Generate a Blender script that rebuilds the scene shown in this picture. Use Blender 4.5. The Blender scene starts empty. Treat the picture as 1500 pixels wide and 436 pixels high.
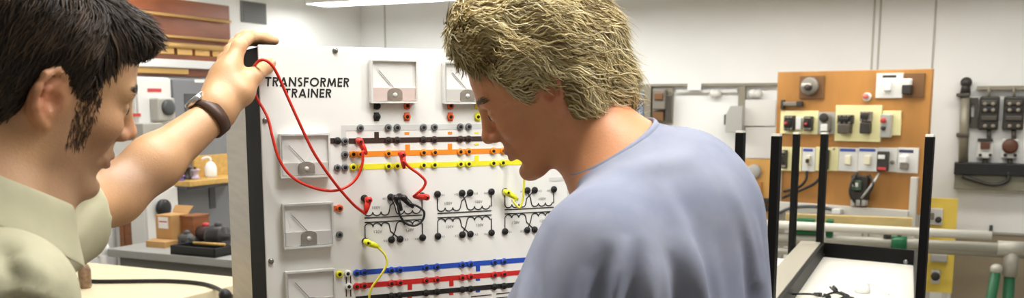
import bpy, bmesh, math, random
import numpy as np
from mathutils import Vector as V, Matrix as M3, noise as mnoise
random.seed(7)
rng = np.random.default_rng(11)
SC = bpy.context.scene
COL = SC.collection

# ------------------------------------------------------------------ camera
PITCH = math.radians(8.25); FPX = 1400.0; CX = 750.0; CY = 353.0; CAMZ = 1.6
cam = bpy.data.cameras.new('camera'); camo = bpy.data.objects.new('camera', cam); COL.objects.link(camo)
camo.location = (0, 0, CAMZ); camo.rotation_euler = (math.radians(90) - PITCH, 0, 0)
cam.sensor_width = 36; cam.sensor_fit = 'HORIZONTAL'; cam.lens = 36 * FPX / 1500
cam.shift_y = (CY - 218) / 1500; cam.clip_start = 0.05
cam.dof.use_dof = True; cam.dof.focus_distance = 1.72; cam.dof.aperture_fstop = 7.0
SC.camera = camo
SC.view_settings.view_transform = 'Standard'; SC.view_settings.look = 'None'
SC.view_settings.gamma = 1; SC.view_settings.use_curve_mapping = False
EYE = V((0, 0, CAMZ))
def ray(px, py):
    u = (px - CX) / FPX; v = (CY - py) / FPX; c, s = math.cos(PITCH), math.sin(PITCH)
    return V((u, c + v * s, -s + v * c))
def at(px, py, Y):                       # the point of the place seen at a pixel, at depth Y
    d = ray(px, py); return EYE + d * (Y / d.y)
def atz(px, py, z):                      # the point seen at a pixel on the horizontal plane z
    d = ray(px, py); return EYE + d * ((z - CAMZ) / d.z)

class Fr:                                # a vertical working plane: s along, z up, n out of it
    def __init__(self, O, R):
        self.R = V((R[0], R[1], 0)).normalized(); self.O = V((O[0], O[1], 0))
        self.N = V((self.R.y, -self.R.x, 0))
    def w(self, s, z, n=0.0):
        return self.O + self.R * s + self.N * n + V((0, 0, z))
    def px(self, x, y, n=0.0):
        d = ray(x, y); O = self.O + self.N * n
        t = (O - EYE).dot(self.N) / d.dot(self.N); p = EYE + d * t
        return (p - O).dot(self.R), p.z
    def s(self, x, y, n=0.0): return self.px(x, y, n)[0]
    def rect(self, x0, y0, x1, y1, n=0.0):      # pixel rectangle -> s0,s1,z0,z1 (rows taken at the middle)
        xm, ym = (x0 + x1) / 2, (y0 + y1) / 2
        s0 = self.px(x0, ym, n)[0]; s1 = self.px(x1, ym, n)[0]
        z1 = self.px(xm, y0, n)[1]; z0 = self.px(xm, y1, n)[1]
        return s0, s1, z0, z1

# ------------------------------------------------------------------ materials
def lin(c):
    c = c / 255.0
    return c / 12.92 if c <= 0.04045 else ((c + 0.055) / 1.055) ** 2.4
def rgb(c): return (lin(c[0]), lin(c[1]), lin(c[2]), 1)
_m = {}
def mat(name, col, rough=0.5, metal=0.0, var=0.0, scale=20.0, stretch=None, bump=0.0, col2=None, spec=None, coat=0.0, sss=0.0, attr=None):
    if name in _m: return _m[name]
    m = bpy.data.materials.new(name); m.use_nodes = True; nt = m.node_tree; b = nt.nodes['Principled BSDF']
    b.inputs['Base Color'].default_value = rgb(col); b.inputs['Roughness'].default_value = rough; b.inputs['Metallic'].default_value = metal
    if spec is not None: b.inputs['Specular IOR Level'].default_value = spec
    if coat: b.inputs['Coat Weight'].default_value = coat
    if sss:
        b.inputs['Subsurface Weight'].default_value = sss; b.inputs['Subsurface Radius'].default_value = (0.012, 0.005, 0.003); b.inputs['Subsurface Scale'].default_value = 0.6
    cur = None
    if var or bump or col2:
        tc = nt.nodes.new('ShaderNodeTexCoord'); mp = nt.nodes.new('ShaderNodeMapping'); nz = nt.nodes.new('ShaderNodeTexNoise')
        nt.links.new(tc.outputs['Object'], mp.inputs['Vector']); nt.links.new(mp.outputs[0], nz.inputs['Vector'])
        if stretch: mp.inputs['Scale'].default_value = stretch
        nz.inputs['Scale'].default_value = scale; nz.inputs['Detail'].default_value = 5
        rp = nt.nodes.new('ShaderNodeValToRGB'); nt.links.new(nz.outputs['Fac'], rp.inputs[0])
        a = rgb(col); c2 = rgb(col2) if col2 else tuple(max(0, x * (1 - var)) for x in a[:3]) + (1,)
        rp.color_ramp.elements[0].position = 0.35; rp.color_ramp.elements[1].position = 0.65
        rp.color_ramp.elements[0].color = c2; rp.color_ramp.elements[1].color = a
        cur = rp.outputs[0]
        if bump:
            bp = nt.nodes.new('ShaderNodeBump'); bp.inputs['Strength'].default_value = bump; bp.inputs['Distance'].default_value = 0.004
            nt.links.new(nz.outputs['Fac'], bp.inputs['Height']); nt.links.new(bp.outputs[0], b.inputs['Normal'])
    if attr:                              # tint stored on the mesh (colour the thing itself has)
        at_ = nt.nodes.new('ShaderNodeAttribute'); at_.attribute_name = attr
        if cur is None:
            nt.links.new(at_.outputs['Color'], b.inputs['Base Color'])
        else:
            mx = nt.nodes.new('ShaderNodeMix'); mx.data_type = 'RGBA'; mx.blend_type = 'MULTIPLY'; mx.inputs[0].default_value = 1
            nt.links.new(cur, mx.inputs[6]); nt.links.new(at_.outputs['Color'], mx.inputs[7]); nt.links.new(mx.outputs[2], b.inputs['Base Color'])
    elif cur is not None:
        nt.links.new(cur, b.inputs['Base Color'])
    _m[name] = m; return m
def emit(name, col, strength):
    if name in _m: return _m[name]
    m = bpy.data.materials.new(name); m.use_nodes = True; b = m.node_tree.nodes['Principled BSDF']
    b.inputs['Base Color'].default_value = (0.8, 0.8, 0.8, 1); b.inputs['Emission Color'].default_value = rgb(col); b.inputs['Emission Strength'].default_value = strength
    _m[name] = m; return m
def clear(name, gloss=0.12, tint=(255, 255, 255)):
    if name in _m: return _m[name]
    m = bpy.data.materials.new(name); m.use_nodes = True; nt = m.node_tree; nt.nodes.remove(nt.nodes['Principled BSDF'])
    t = nt.nodes.new('ShaderNodeBsdfTransparent'); g = nt.nodes.new('ShaderNodeBsdfGlossy'); x = nt.nodes.new('ShaderNodeMixShader')
    t.inputs[0].default_value = rgb(tint); g.inputs['Roughness'].default_value = 0.08; x.inputs[0].default_value = gloss
    nt.links.new(t.outputs[0], x.inputs[1]); nt.links.new(g.outputs[0], x.inputs[2])
    nt.links.new(x.outputs[0], nt.nodes['Material Output'].inputs['Surface']); _m[name] = m; return m

# ------------------------------------------------------------------ objects
ORG = {}
def tag(o, label=None, cat=None, group=None, kind=None):
    if label: o['label'] = label
    if cat: o['category'] = cat
    if group: o['group'] = group
    if kind: o['kind'] = kind
    return o
def thing(name, label, cat, loc, group=None):
    o = bpy.data.objects.new(name, None); COL.objects.link(o); o.location = loc; o.empty_display_size = 0.05
    ORG[o.name] = V(loc); return tag(o, label, cat, group)
class MB:
    def __init__(s): s.v = []; s.f = []; s.mi = []; s.cur = 0; s.sm = []
    def add(s, vs, fs, smooth=False):
        b = len(s.v); s.v += [V(p) for p in vs]
        for f in fs: s.f.append([b + i for i in f]); s.mi.append(s.cur); s.sm.append(smooth)
        return s
    def hexa(s, p):                        # 8 corners: bottom 4 ccw, top 4 ccw
        return s.add(p, [(3, 2, 1, 0), (4, 5, 6, 7), (0, 1, 5, 4), (1, 2, 6, 5), (2, 3, 7, 6), (3, 0, 4, 7)])
    def box(s, fr, s0, s1, z0, z1, n0, n1):
        w = fr.w
        return s.hexa([w(s0, z0, n1), w(s1, z0, n1), w(s1, z0, n0), w(s0, z0, n0), w(s0, z1, n1), w(s1, z1, n1), w(s1, z1, n0), w(s0, z1, n0)])
    def slab(s, pts, h):                   # prism: polygon ccw seen from above, extruded up by vector h
        n = len(pts); h = V(h)
        vs = [V(p) for p in pts] + [V(p) + h for p in pts]
        fs = [tuple(range(n - 1, -1, -1)), tuple(range(n, 2 * n))] + [(i, (i + 1) % n, n + (i + 1) % n, n + i) for i in range(n)]
        return s.add(vs, fs)
    def plate(s, fr, poly, n0, n1):        # polygon in (s,z), ccw seen from the front
        return s.slab([fr.w(a, b, n0) for a, b in poly], fr.N * (n1 - n0))
    def tube(s, pts, r, seg=10, r1=None, cap=True):
        pts = [V(p) for p in pts]; n = len(pts); vs = []; fs = []
        prev = None
        for i, p in enumerate(pts):
            d = (pts[min(i + 1, n - 1)] - pts[max(i - 1, 0)])
            d = d.normalized() if d.length > 1e-9 else V((0, 0, 1))
            if prev is None:
                a = V((0, 0, 1)) if abs(d.z) < 0.9 else V((1, 0, 0)); x = d.cross(a).normalized()
            else:
                x = (prev - d * prev.dot(d)).normalized()
            prev = x; y = d.cross(x)
            t = i / max(1, n - 1)
            rr = r[i] if isinstance(r, (list, tuple)) else (r if r1 is None else r + (r1 - r) * t)
            for k in range(seg):
                a = 2 * math.pi * k / seg; vs.append(p + x * (rr * math.cos(a)) + y * (rr * math.sin(a)))
        for i in range(n - 1):
            for k in range(seg):
                k2 = (k + 1) % seg; fs.append((i * seg + k, i * seg + k2, (i + 1) * seg + k2, (i + 1) * seg + k))
        s.add(vs, fs, True)
        if cap:
            b = len(s.v) - n * seg
            s.f.append([b + k for k in range(seg - 1, -1, -1)]); s.mi.append(s.cur); s.sm.append(False)
            s.f.append([b + (n - 1) * seg + k for k in range(seg)]); s.mi.append(s.cur); s.sm.append(False)
        return s
    def cyl(s, a, b, r, seg=16, r1=None): return s.tube([a, b], r, seg, r1)
    def lathe(s, base, axis, prof, seg=20):  # prof: list of (radius, height along axis)
        base = V(base); d = V(axis).normalized(); a = V((0, 0, 1)) if abs(d.z) < 0.9 else V((1, 0, 0)); x = d.cross(a).normalized(); y = d.cross(x)
        vs = []; fs = []; n = len(prof)
        for r, h in prof:
            for k in range(seg):
                t = 2 * math.pi * k / seg; vs.append(base + d * h + x * (r * math.cos(t)) + y * (r * math.sin(t)))
        for i in range(n - 1):
            for k in range(seg):
                k2 = (k + 1) % seg; fs.append((i * seg + k, i * seg + k2, (i + 1) * seg + k2, (i + 1) * seg + k))
        fs.append(tuple(range(seg - 1, -1, -1))); fs.append(tuple((n - 1) * seg + k for k in range(seg)))
        return s.add(vs, fs, True)
    def ball(s, c, r, seg=14, ring=9):
        c = V(c); r = V(r) if not isinstance(r, (int, float)) else V((r, r, r)); vs = []; fs = []
        for i in range(ring + 1):
            th = math.pi * i / ring
            for k in range(seg):
                ph = 2 * math.pi * k / seg
                vs.append(c + V((r.x * math.sin(th) * math.cos(ph), r.y * math.sin(th) * math.sin(ph), r.z * math.cos(th))))
        for i in range(ring):
            for k in range(seg):
                k2 = (k + 1) % seg; fs.append((i * seg + k, (i + 1) * seg + k, (i + 1) * seg + k2, i * seg + k2))
        return s.add(vs, fs, True)
    def build(s, name, mats, parent=None, loc=None, bevel=0.0, seg=2, label=None):
        if not isinstance(mats, (list, tuple)): mats = [mats]
        if parent is not None: org = ORG[parent.name]
        else:
            if loc is None:
                xs = [p.x for p in s.v]; ys = [p.y for p in s.v]; zs = [p.z for p in s.v]
                loc = ((min(xs) + max(xs)) / 2, (min(ys) + max(ys)) / 2, min(zs))
            org = V(loc)
        me = bpy.data.meshes.new(name); me.from_pydata([tuple(p - org) for p in s.v], [], s.f)
        for m in mats: me.materials.append(m)
        me.polygons.foreach_set('material_index', s.mi); me.polygons.foreach_set('use_smooth', s.sm)
        bm = bmesh.new(); bm.from_mesh(me); bmesh.ops.remove_doubles(bm, verts=bm.verts, dist=1e-6); bmesh.ops.recalc_face_normals(bm, faces=bm.faces); bm.to_mesh(me); bm.free()
        o = bpy.data.objects.new(name, me); COL.objects.link(o)
        if parent is not None: o.parent = parent
        else: o.location = org
        ORG[o.name] = org
        if bevel:
            md = o.modifiers.new('bevel', 'BEVEL'); md.width = bevel; md.segments = seg; md.limit_method = 'ANGLE'; md.angle_limit = math.radians(40); md.harden_normals = False
        if label: o['label'] = label
        return o
def spline(pts, n=8):                     # smooth curve through the points
    pts = [V(p) for p in pts]; out = []
    P = [pts[0] * 2 - pts[1]] + pts + [pts[-1] * 2 - pts[-2]]
    for i in range(1, len(P) - 2):
        a, b, c, d = P[i - 1], P[i], P[i + 1], P[i + 2]
        for k in range(n):
            t = k / n
            out.append(0.5 * ((2 * b) + (c - a) * t + (2 * a - 5 * b + 4 * c - d) * t * t + (3 * b - a - 3 * c + d) * t ** 3))
    out.append(pts[-1]); return out
def text_mb(mb, txt, fr, s, z, size, n=0.0008, bold=0.0, shear=0.0, align='LEFT', sx=1.0, depth=0.0006):
    cu = bpy.data.curves.new('lettering', 'FONT'); cu.body = txt; cu.size = 1.0; cu.offset = bold; cu.shear = shear; cu.align_x = align; cu.resolution_u = 3; cu.space_character = 1.12
    o = bpy.data.objects.new('lettering_tmp', cu); COL.objects.link(o); bpy.context.view_layer.update()
    me = bpy.data.meshes.new_from_object(o.evaluated_get(bpy.context.evaluated_depsgraph_get()))
    vs = [fr.w(s + v.co.x * size * sx, z + v.co.y * size, n) for v in me.vertices]; fs = [tuple(p.vertices) for p in me.polygons]
    mb.add(vs, fs)
    bpy.data.objects.remove(o); bpy.data.curves.remove(cu); bpy.data.meshes.remove(me)
    return mb
# ------------------------------------------------------------------ room
BW = Fr((2.25, 6.3), (.903, -.428)); CORNER = BW.w(-3.85, 0); LW = Fr(CORNER, (.428, .903))
m_wall = mat('wall_paint', (244, 245, 243), 0.75, var=0.03, scale=3)
m_ceil = mat('ceiling_paint', (215, 213, 205), 0.9, var=0.03, scale=6)
m_floor = mat('floor_concrete', (158, 148, 128), 0.6, var=0.12, scale=2.5)
m_seam = mat('wall_seam', (188, 186, 176), 0.8)
def structure(mb, name, m, **k): o = mb.build(name, m, **k); o['kind'] = 'structure'; return o
CEIL = 2.9
structure(MB().box(BW, -3.85, 4.2, 0, CEIL, -0.12, 0), 'wall_back', m_wall)
structure(MB().box(LW, -9.5, 0.0, 0, CEIL, -0.12, 0), 'wall_left', m_wall)
A = LW.w(-9.5, 0); 
fl = [A, BW.w(4.2, 0) + V((-.428, -.903, 0)) * 9.5, BW.w(4.2, 0), CORNER]
structure(MB().slab([p - V((0, 0, .1)) for p in fl], (0, 0, .1)), 'floor', m_floor)
structure(MB().slab([p + V((0, 0, CEIL)) for p in fl], (0, 0, .1)), 'ceiling', m_ceil)
mb = MB()
for x in (565, 1277, 1286, 1366):
    s = BW.s(x, 90); mb.box(BW, s - .006, s + .006, 0.1, CEIL, 0, .004)
structure(mb, 'trim_1', m_seam)
structure(MB().box(BW, -3.85, 4.2, 0, .1, 0, .012), 'baseboard_back', mat('base', (120, 112, 100), .6), bevel=.003)
structure(MB().box(LW, -9.5, 0, 0, .1, 0, .012), 'baseboard_left', mat('base', (120, 112, 100), .6), bevel=.003)

# ------------------------------------------------------------------ lamps
m_house = mat('lamp_housing', (225, 225, 220), .5)
m_tube = emit('lamp_diffuser', (252, 250, 248), 9.0)
def fixture(c, L, w, label, em=m_tube):
    R = BW.R; c = V(c); f = Fr(c - R * (L / 2), R)
    t = thing('fluorescent_light', label, 'ceiling light', c, 'fluorescent ceiling lights')
    h = MB().box(f, 0, L, c.z + .05, c.z + .10, -w / 2, w / 2)
    h.plate(f, [(0, c.z), (L, c.z), (L, c.z + .055), (0, c.z + .055)], w / 2 - .006, w / 2)
    h.plate(f, [(0, c.z), (L, c.z), (L, c.z + .055), (0, c.z + .055)], -w / 2, -w / 2 + .006)
    h.box(f, 0, .01, c.z, c.z + .055, -w / 2, w / 2); h.box(f, L - .01, L, c.z, c.z + .055, -w / 2, w / 2)
    h.build('housing', m_house, t)
    MB().box(f, .012, L - .012, c.z + .008, c.z + .045, -w / 2 + .01, w / 2 - .01).build('diffuser', em, t, bevel=.008)
    for s in (.25 * L, .75 * L): MB().cyl(f.w(s, c.z + .1), f.w(s, CEIL), .004, 8).build('hanger_rod', m_house, t)
    return t
# ------------------------------------------------------------------ transformer trainer
PF = Fr((-.4437, 1.70), (.903, .428))
PS0 = PF.s(379, 100); PZT = PF.px(520, 69)[1]; PW = .705; PZB = .93
m_white = mat('panel_white', (232, 232, 226), .42, var=.02, scale=4)
m_black = mat('frame_black', (4, 4, 4), .6, spec=.08)
m_steel = mat('case_steel', (176, 164, 146), .32, .75, var=.18, scale=6, stretch=(1, 1, 12))
m_print = mat('print_black', (26, 26, 24), .55)
m_chrome = mat('screw_metal', (140, 138, 132), .35, .8)
m_pgrey = mat('print_pale_grey', (206, 208, 204), .6)
CO = {'brown': (58, 36, 28), 'orange': (238, 140, 26), 'yellow': (236, 228, 40), 'blue': (32, 74, 176), 'red': (198, 34, 30), 'black': (22, 22, 22), 'grey': (112, 114, 114), 'rust': (222, 92, 34)}
MP = {k: mat('print_' + k, c, .5) for k, c in CO.items()}
m_hole = mat('jack_hole', (8, 8, 8), .7)
trainer = thing('transformer_trainer', 'big white electrical trainer panel with coloured lines, meters and a steel case behind', 'training panel', PF.w(PS0 + PW / 2, 0, -.2))
MB().box(PF, PS0, PS0 + PW, PZB, PZT, -.006, 0).build('front_panel', m_white, trainer, bevel=.0015)
MB().box(PF, PS0 + .002, PS0 + PW - .002, PZB + .002, PZT - .002, -.165, -.006).build('panel_frame', m_black, trainer, bevel=.003, label='black painted frame')
MB().box(PF, PS0 + .006, PS0 + PW - .006, PZB + .01, PZT - .012, -.43, -.165).build('case', m_steel, trainer, bevel=.004, label='brushed steel case')
for s in (PS0 + .04, PS0 + PW - .04):
    for n in (-.06, -.38): MB().box(PF, s - .02, s + .02, 0, PZB, n - .02, n + .02).build('leg', m_black, trainer, bevel=.003)
def arcp(cx, cz, rx, rz, a0, a1, n=14): return [(cx + rx * math.cos(math.radians(a0 + (a1 - a0) * i / n)), cz + rz * math.sin(math.radians(a0 + (a1 - a0) * i / n))) for i in range(n + 1)]
W_ = .19; e_ = W_ / 2                        # stroke width of the bold capitals, for a height of 1
LET = {'T': (.62, [[(0, 1 - e_), (.62, 1 - e_)], [(.31, 1 - e_), (.31, 0)]]),
       'R': (.60, [[(e_, 0), (e_, 1)], [(e_, 1 - e_), (.33, 1 - e_)] + arcp(.33, .73, .19, .175, 90, -90) + [(e_, .555)], [(.30, .50), (.52, 0)]]),
       'A': (.80, [[(.08, 0), (.40, .97)], [(.72, 0), (.40, .97)], [(.2, .27), (.6, .27)]]),
       'N': (.78, [[(e_, 0), (e_, 1)], [(e_, .93), (.78 - e_, .07)], [(.78 - e_, 0), (.78 - e_, 1)]]),
       'S': (.52, [arcp(.27, .73, .17, .18, 40, 270) + arcp(.26, .285, .18, .195, 90, -140)]),
       'F': (.50, [[(e_, 0), (e_, 1)], [(e_, 1 - e_), (.5, 1 - e_)], [(e_, .54), (.47, .54)]]),
       'O': (.98, [arcp(.49, .5, .40, .41, 0, 360, 30)]),
       'M': (.98, [[(.09, 0), (.20, .95)], [(.20, .90), (.49, .12)], [(.78, .90), (.49, .12)], [(.89, 0), (.78, .95)]]),
       'E': (.52, [[(e_, 0), (e_, 1)], [(e_, 1 - e_), (.52, 1 - e_)], [(e_, .5), (.48, .5)], [(e_, e_), (.52, e_)]]),
       'I': (.19, [[(e_, 0), (e_, 1)]])}
def title(word, x0, x1, yb, yt):
    s0, z0 = PF.px(x0, yb); s1 = PF.s(x1, yb); h = PF.px(x0, yt)[1] - z0; gap = .13; tot = sum(LET[c][0] for c in word) + gap * (len(word) - 1) + .08
    k = (s1 - s0) / tot; mb = MB(); cur = 0; q = 0
    for c in word:
        for ln in LET[c][1]:
            for (xa, za), (xb, zb) in zip(ln[:-1], ln[1:]):
                A_ = V((s0 + (cur + xa + .08 * za) * k, z0 + za * h)); B_2 = V((s0 + (cur + xb + .08 * zb) * k, z0 + zb * h)); d = B_2 - A_
                if d.length < 1e-6: continue
                n = V((-d.y, d.x)).normalized() * W_ * h * .46; q += 1; o = .0005 + .00002 * (q % 5)
                mb.plate(PF, [tuple(A_ - n), tuple(B_2 - n), tuple(B_2 + n), tuple(A_ + n)], 0, o)
        cur += LET[c][0] + gap
    mb.build('title_lettering', m_print, trainer)
title('TRANSFORMER', 388, 512, 126.3, 112.5); title('TRAINER', 416, 486, 142.6, 129.4)
for x, y in ((491, 74), (388.5, 176), (397, 382), (720, 74)):
    s, z = PF.px(x, y)
    MB().lathe(PF.w(s, z, 0), PF.N, [(.005, 0), (.005, .002), (.0035, .0035), (.001, .004)], 14).build('screw', m_chrome, trainer)

# --- printed lines
def row(pts): return sum(PF.px(*p)[1] for p in pts) / len(pts)
ZG = row([(528, 186.5), (620, 186), (680, 186)]); ZBR = row([(527, 206), (575, 205), (680, 203.5)]); ZOR = row([(523, 225.5), (575, 224), (680, 222)]); ZYE = row([(523, 244.5), (575, 242.5), (680, 240)])
ZBL = row([(527, 399.5), (579, 395.5), (632, 390), (683, 386)]); ZRE = row([(527, 418.5), (579, 414), (632, 409.5), (683, 405)]); ZBK = row([(527, 437), (579, 432), (632, 428), (683, 423)])
X0, X1 = PF.s(511, 215), PF.s(775, 215)
def stripe(z, th, x0, x1, m, ticks=(), up=1, tw=.009, tl=.011):
    b = MB().box(PF, x0, x1, z - th / 2, z + th / 2, 0, .0006)
    for x in ticks:
        s = PF.s(x, 220 if up > 0 else 400)
        b.box(PF, s - tw / 2, s + tw / 2, *((z + th / 2, z + th / 2 + tl) if up > 0 else (z - th / 2 - tl, z - th / 2)), 0, .0006)
    return b.build('circuit_line', m, trainer)
stripe(ZBR, .0098, X0, X1, MP['brown'], (552,)); stripe(ZOR, .0098, X0, X1, MP['orange'], (597, 659)); stripe(ZYE, .0098, X0, X1, MP['yellow'], (698, 757))
gx0 = PF.s(500, 200); b = MB().box(PF, gx0, PF.s(715, 186), ZG - .005, ZG + .005, 0, .0005); b.box(PF, gx0, gx0 + .009, ZYE, ZG - .005, 0, .0005); b.build('circuit_line', m_pgrey, trainer)
b = MB(); s_ = PF.s(836, 270); b.box(PF, s_ - .05, s_, PF.px(820, 262)[1] - .004, PF.px(820, 262)[1] + .004, 0, .0005); b.box(PF, s_ - .008, s_, PF.px(830, 300)[1], PF.px(820, 262)[1] - .004, 0, .0005); b.build('circuit_line', m_pgrey, trainer)
bx0, bx1 = PF.s(520, 400), PF.s(775, 385)
stripe(ZBL, .0098, bx0, bx1, MP['blue'], (700,), -1); stripe(ZRE, .0098, bx0, bx1, MP['red'], (600, 661), -1); stripe(ZBK, .0098, bx0, bx1, MP['black'])
def dashes(col, pts, w=.009, h=.0045):
    for x, y in pts:
        s, z = PF.px(x, y); MB().box(PF, s - w / 2, s + w / 2, z - h / 2, z + h / 2, 0, .0006).build('line_tick', MP[col], trainer)
dashes('orange', [(596, 195), (659, 194.5)]); dashes('yellow', [(698, 194.5), (698, 211)], h=.003); dashes('blue', [(700, 409), (700, 426)]); dashes('red', [(661, 430), (600, 436)])
# thin black outlines by the lower lines
for (x, y0, y1) in ((507, 401, 416), (513.5, 401, 416), (507, 421, 434), (513.5, 421, 434)):
    s, z1 = PF.px(x, y0); z0 = PF.px(x, y1)[1]; MB().box(PF, s - .001, s + .001, z0, z1, 0, .0006).build('component_outline', m_print, trainer)
for (x0, y0, x1, y1) in ((690, 434, 720, 431), (727, 430, 747, 427), (690, 440, 716, 437), (727, 436, 747, 433)):
    s0, z0 = PF.px(x0, y0); s1 = PF.s(x1, y1); MB().box(PF, s0, s1, z0 - .0009, z0 + .0009, 0, .0006).build('component_outline', m_print, trainer)

# --- jacks: one mesh per colour, each socket its own part
def jack_mesh(col):
    mb = MB(); O = V((0, 0, 0))
    mb.lathe(O, PF.N, [(.0068, 0), (.0068, .0022), (.0060, .0036), (.0052, .0040), (.0030, .0040)], 18)
    mb.cur = 1; mb.lathe(O + PF.N * .0037, PF.N, [(.0034, 0), (.0034, .0006), (.0005, .0006)], 12)
    o = mb.build('jack', [MP[col] if col != 'white' else m_white, m_hole], None, (0, 0, 0)); return o
_jm = {}; NJ = 0
def jack(col, x=None, y=None, s=None, z=None):
    global NJ
    if s is None: s, z = PF.px(x, y)
    elif z is None: z = None
    if col not in _jm:
        o = jack_mesh(col); _jm[col] = o
    else:
        o = _jm[col].copy(); COL.objects.link(o)
    o.parent = trainer; o.location = PF.w(s, z, .0005) - ORG[trainer.name]; NJ += 1
    return o
def jrow(col, z, xs, yref):
    for x in xs: jack(col, s=PF.s(x, yref), z=z)
jrow('grey', ZG, (527.6, 568.4, 581.5, 620, 636, 674, 686), 186)
jrow('brown', ZBR, (525, 568.4, 581.5, 620, 636, 674, 686, 722, 737), 205)
jrow('orange', ZOR, (517, 528, 568.4, 620, 636.5, 674, 686, 722, 737), 223)
jrow('yellow', ZYE, (517, 528, 568.4, 581.5, 620, 636, 674, 686, 722, 736), 242)
jrow('grey', ZBR, (505,), 206); jrow('grey', ZOR, (505,), 226); jrow('grey', ZYE, (494, 505), 245)
jrow('blue', ZBL, (522, 533, 573, 585.5, 624, 640, 677, 689, 724, 738), 393)
jrow('red', ZRE, (522, 533, 573, 585.5, 624, 640, 677, 689, 724, 738), 412)
jrow('black', ZBK, (573, 585.5, 624, 640, 677, 689, 724, 738), 430)
jack('black', 494, 206)
for x, y in ((552, 155), (552, 170.5)): jack('black', x, y)
for x, y in ((596, 155), (596, 170.5), (659.5, 155), (659.5, 171), (497, 304.5)): jack('rust', x, y)
for x, y in ((699.5, 155), (699.5, 171), (497, 401)): jack('yellow', x, y)
jack('grey', 497, 343)
for x, y in ((509, 400), (510.5, 419)): jack('white', x, y)
# square coloured backings under the meter jacks
def backing(col, x0, y0, x1, y1):
    r = PF.rect(x0, y0, x1, y1); MB().box(PF, *r, 0, .001).build('jack_backing', MP[col], trainer)
for (c, x) in (('black', 551.5), ('rust', 596), ('rust', 659.5), ('yellow', 699.5)):
    backing(c, x - 4.2, 149.5, x + 4.2, 159.5); backing(c, x - 3.6, 164.5, x + 3.6, 177)
backing('brown', 481, 202, 497, 210); backing('rust', 484.5, 301, 499, 308.5); backing('yellow', 488.5, 398, 502, 406)

# --- meters
m_dial = mat('meter_dial', (240, 240, 236), .5); m_band = mat('meter_band', (206, 204, 198), .4); m_cov = clear('meter_cover', .035); m_gauge = mat('meter_movement', (146, 138, 126), .45, var=.2, scale=150)
m_needle = mat('meter_needle', (70, 68, 66), .5); m_rim = mat('meter_rim', (222, 222, 216), .3)
def meter(x0, y0, x1, y1, yb, gx0, gx1, gy0, tint=None):
    s0, s1, z0, z1 = PF.rect(x0, y0, x1, y1); zb = PF.px((x0 + x1) / 2, yb)[1]; g0, g1 = PF.s(gx0, gy0), PF.s(gx1, gy0); gz = PF.px(gx0, gy0)[1]
    band = m_band if tint is None else mat('meter_band_pink_reflection', tint, .4)  # tint: a pinkish reflection put into the band's colour
    base = MB().box(PF, s0, s1, z0, z1, 0, .010).build('meter', m_rim, trainer, bevel=.002, label='square analogue meter')
    MB().box(PF, s0 + .003, s1 - .003, zb, z1 - .003, .010, .0105).build('dial', m_dial, base)
    MB().box(PF, s0 + .003, s1 - .003, z0 + .004, zb, .010, .0135).build('lower_band', band, base, bevel=.001)
    gm = (g0 + g1) / 2; gw = (g1 - g0) / 2; gb = z0 + .0065
    arc = [(g0, gb), (g1, gb), (g1, gz - gw * .55)] + [(gm + gw * math.cos(a), gz - gw * .55 + gw * .55 * math.sin(a)) for a in [math.pi * k / 8 for k in range(1, 8)]] + [(g0, gz - gw * .55)]
    MB().plate(PF, arc, .0135, .0155).build('movement_cover', m_gauge, base)
    MB().lathe(PF.w(gm, (gb + gz) / 2 - .002, .0152), PF.N, [(.0045, 0), (.0045, .0008), (.001, .0012)], 14).build('zero_screw', m_band, base)
    nx, nz = s0 + (s1 - s0) * .18, zb + (z1 - zb) * .60
    MB().tube([PF.w(gm, zb - .002, .0125), PF.w(nx, nz, .0125)], .0006, 6).build('needle', m_needle, base)
    a = MB()
    for k in range(9):
        t = math.radians(140 - k * 12.5); r1, r2 = (s1 - s0) * .52, (s1 - s0) * .55
        cs, cz = gm, zb - (s1 - s0) * .06
        if cz + r2 * math.sin(t) < z1 - .006: a.tube([PF.w(cs + r1 * math.cos(t), cz + r1 * math.sin(t), .0108), PF.w(cs + r2 * math.cos(t), cz + r2 * math.sin(t), .0108)], .00022, 4)
    a.build('scale_marks', m_band, base)
    f = MB(); e = .0035                          # the moulded clear cover: a frame and a window
    for r in ((s0, s1, z0, z0 + e), (s0, s1, z1 - e, z1), (s0, s0 + e, z0 + e, z1 - e), (s1 - e, s1, z0 + e, z1 - e)): f.box(PF, *r, .010, .0165)
    f.build('cover_rim', m_rim, base)
    MB().box(PF, s0 + .001, s1 - .001, z0 + .001, z1 - .001, .0165, .0175).build('cover_window', m_cov, base)
meter(540, 87.5, 608, 151, 128, 564, 585.5, 129, (214, 196, 188))
meter(647, 91, 714, 152, 130, 670, 691, 131)
meter(408, 195, 481, 259, 237, 434, 458, 236)
meter(412.5, 296, 486, 361, 337, 438, 461, 337)
meter(417, 393.5, 489, 458, 434, 441, 464, 434)

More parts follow.
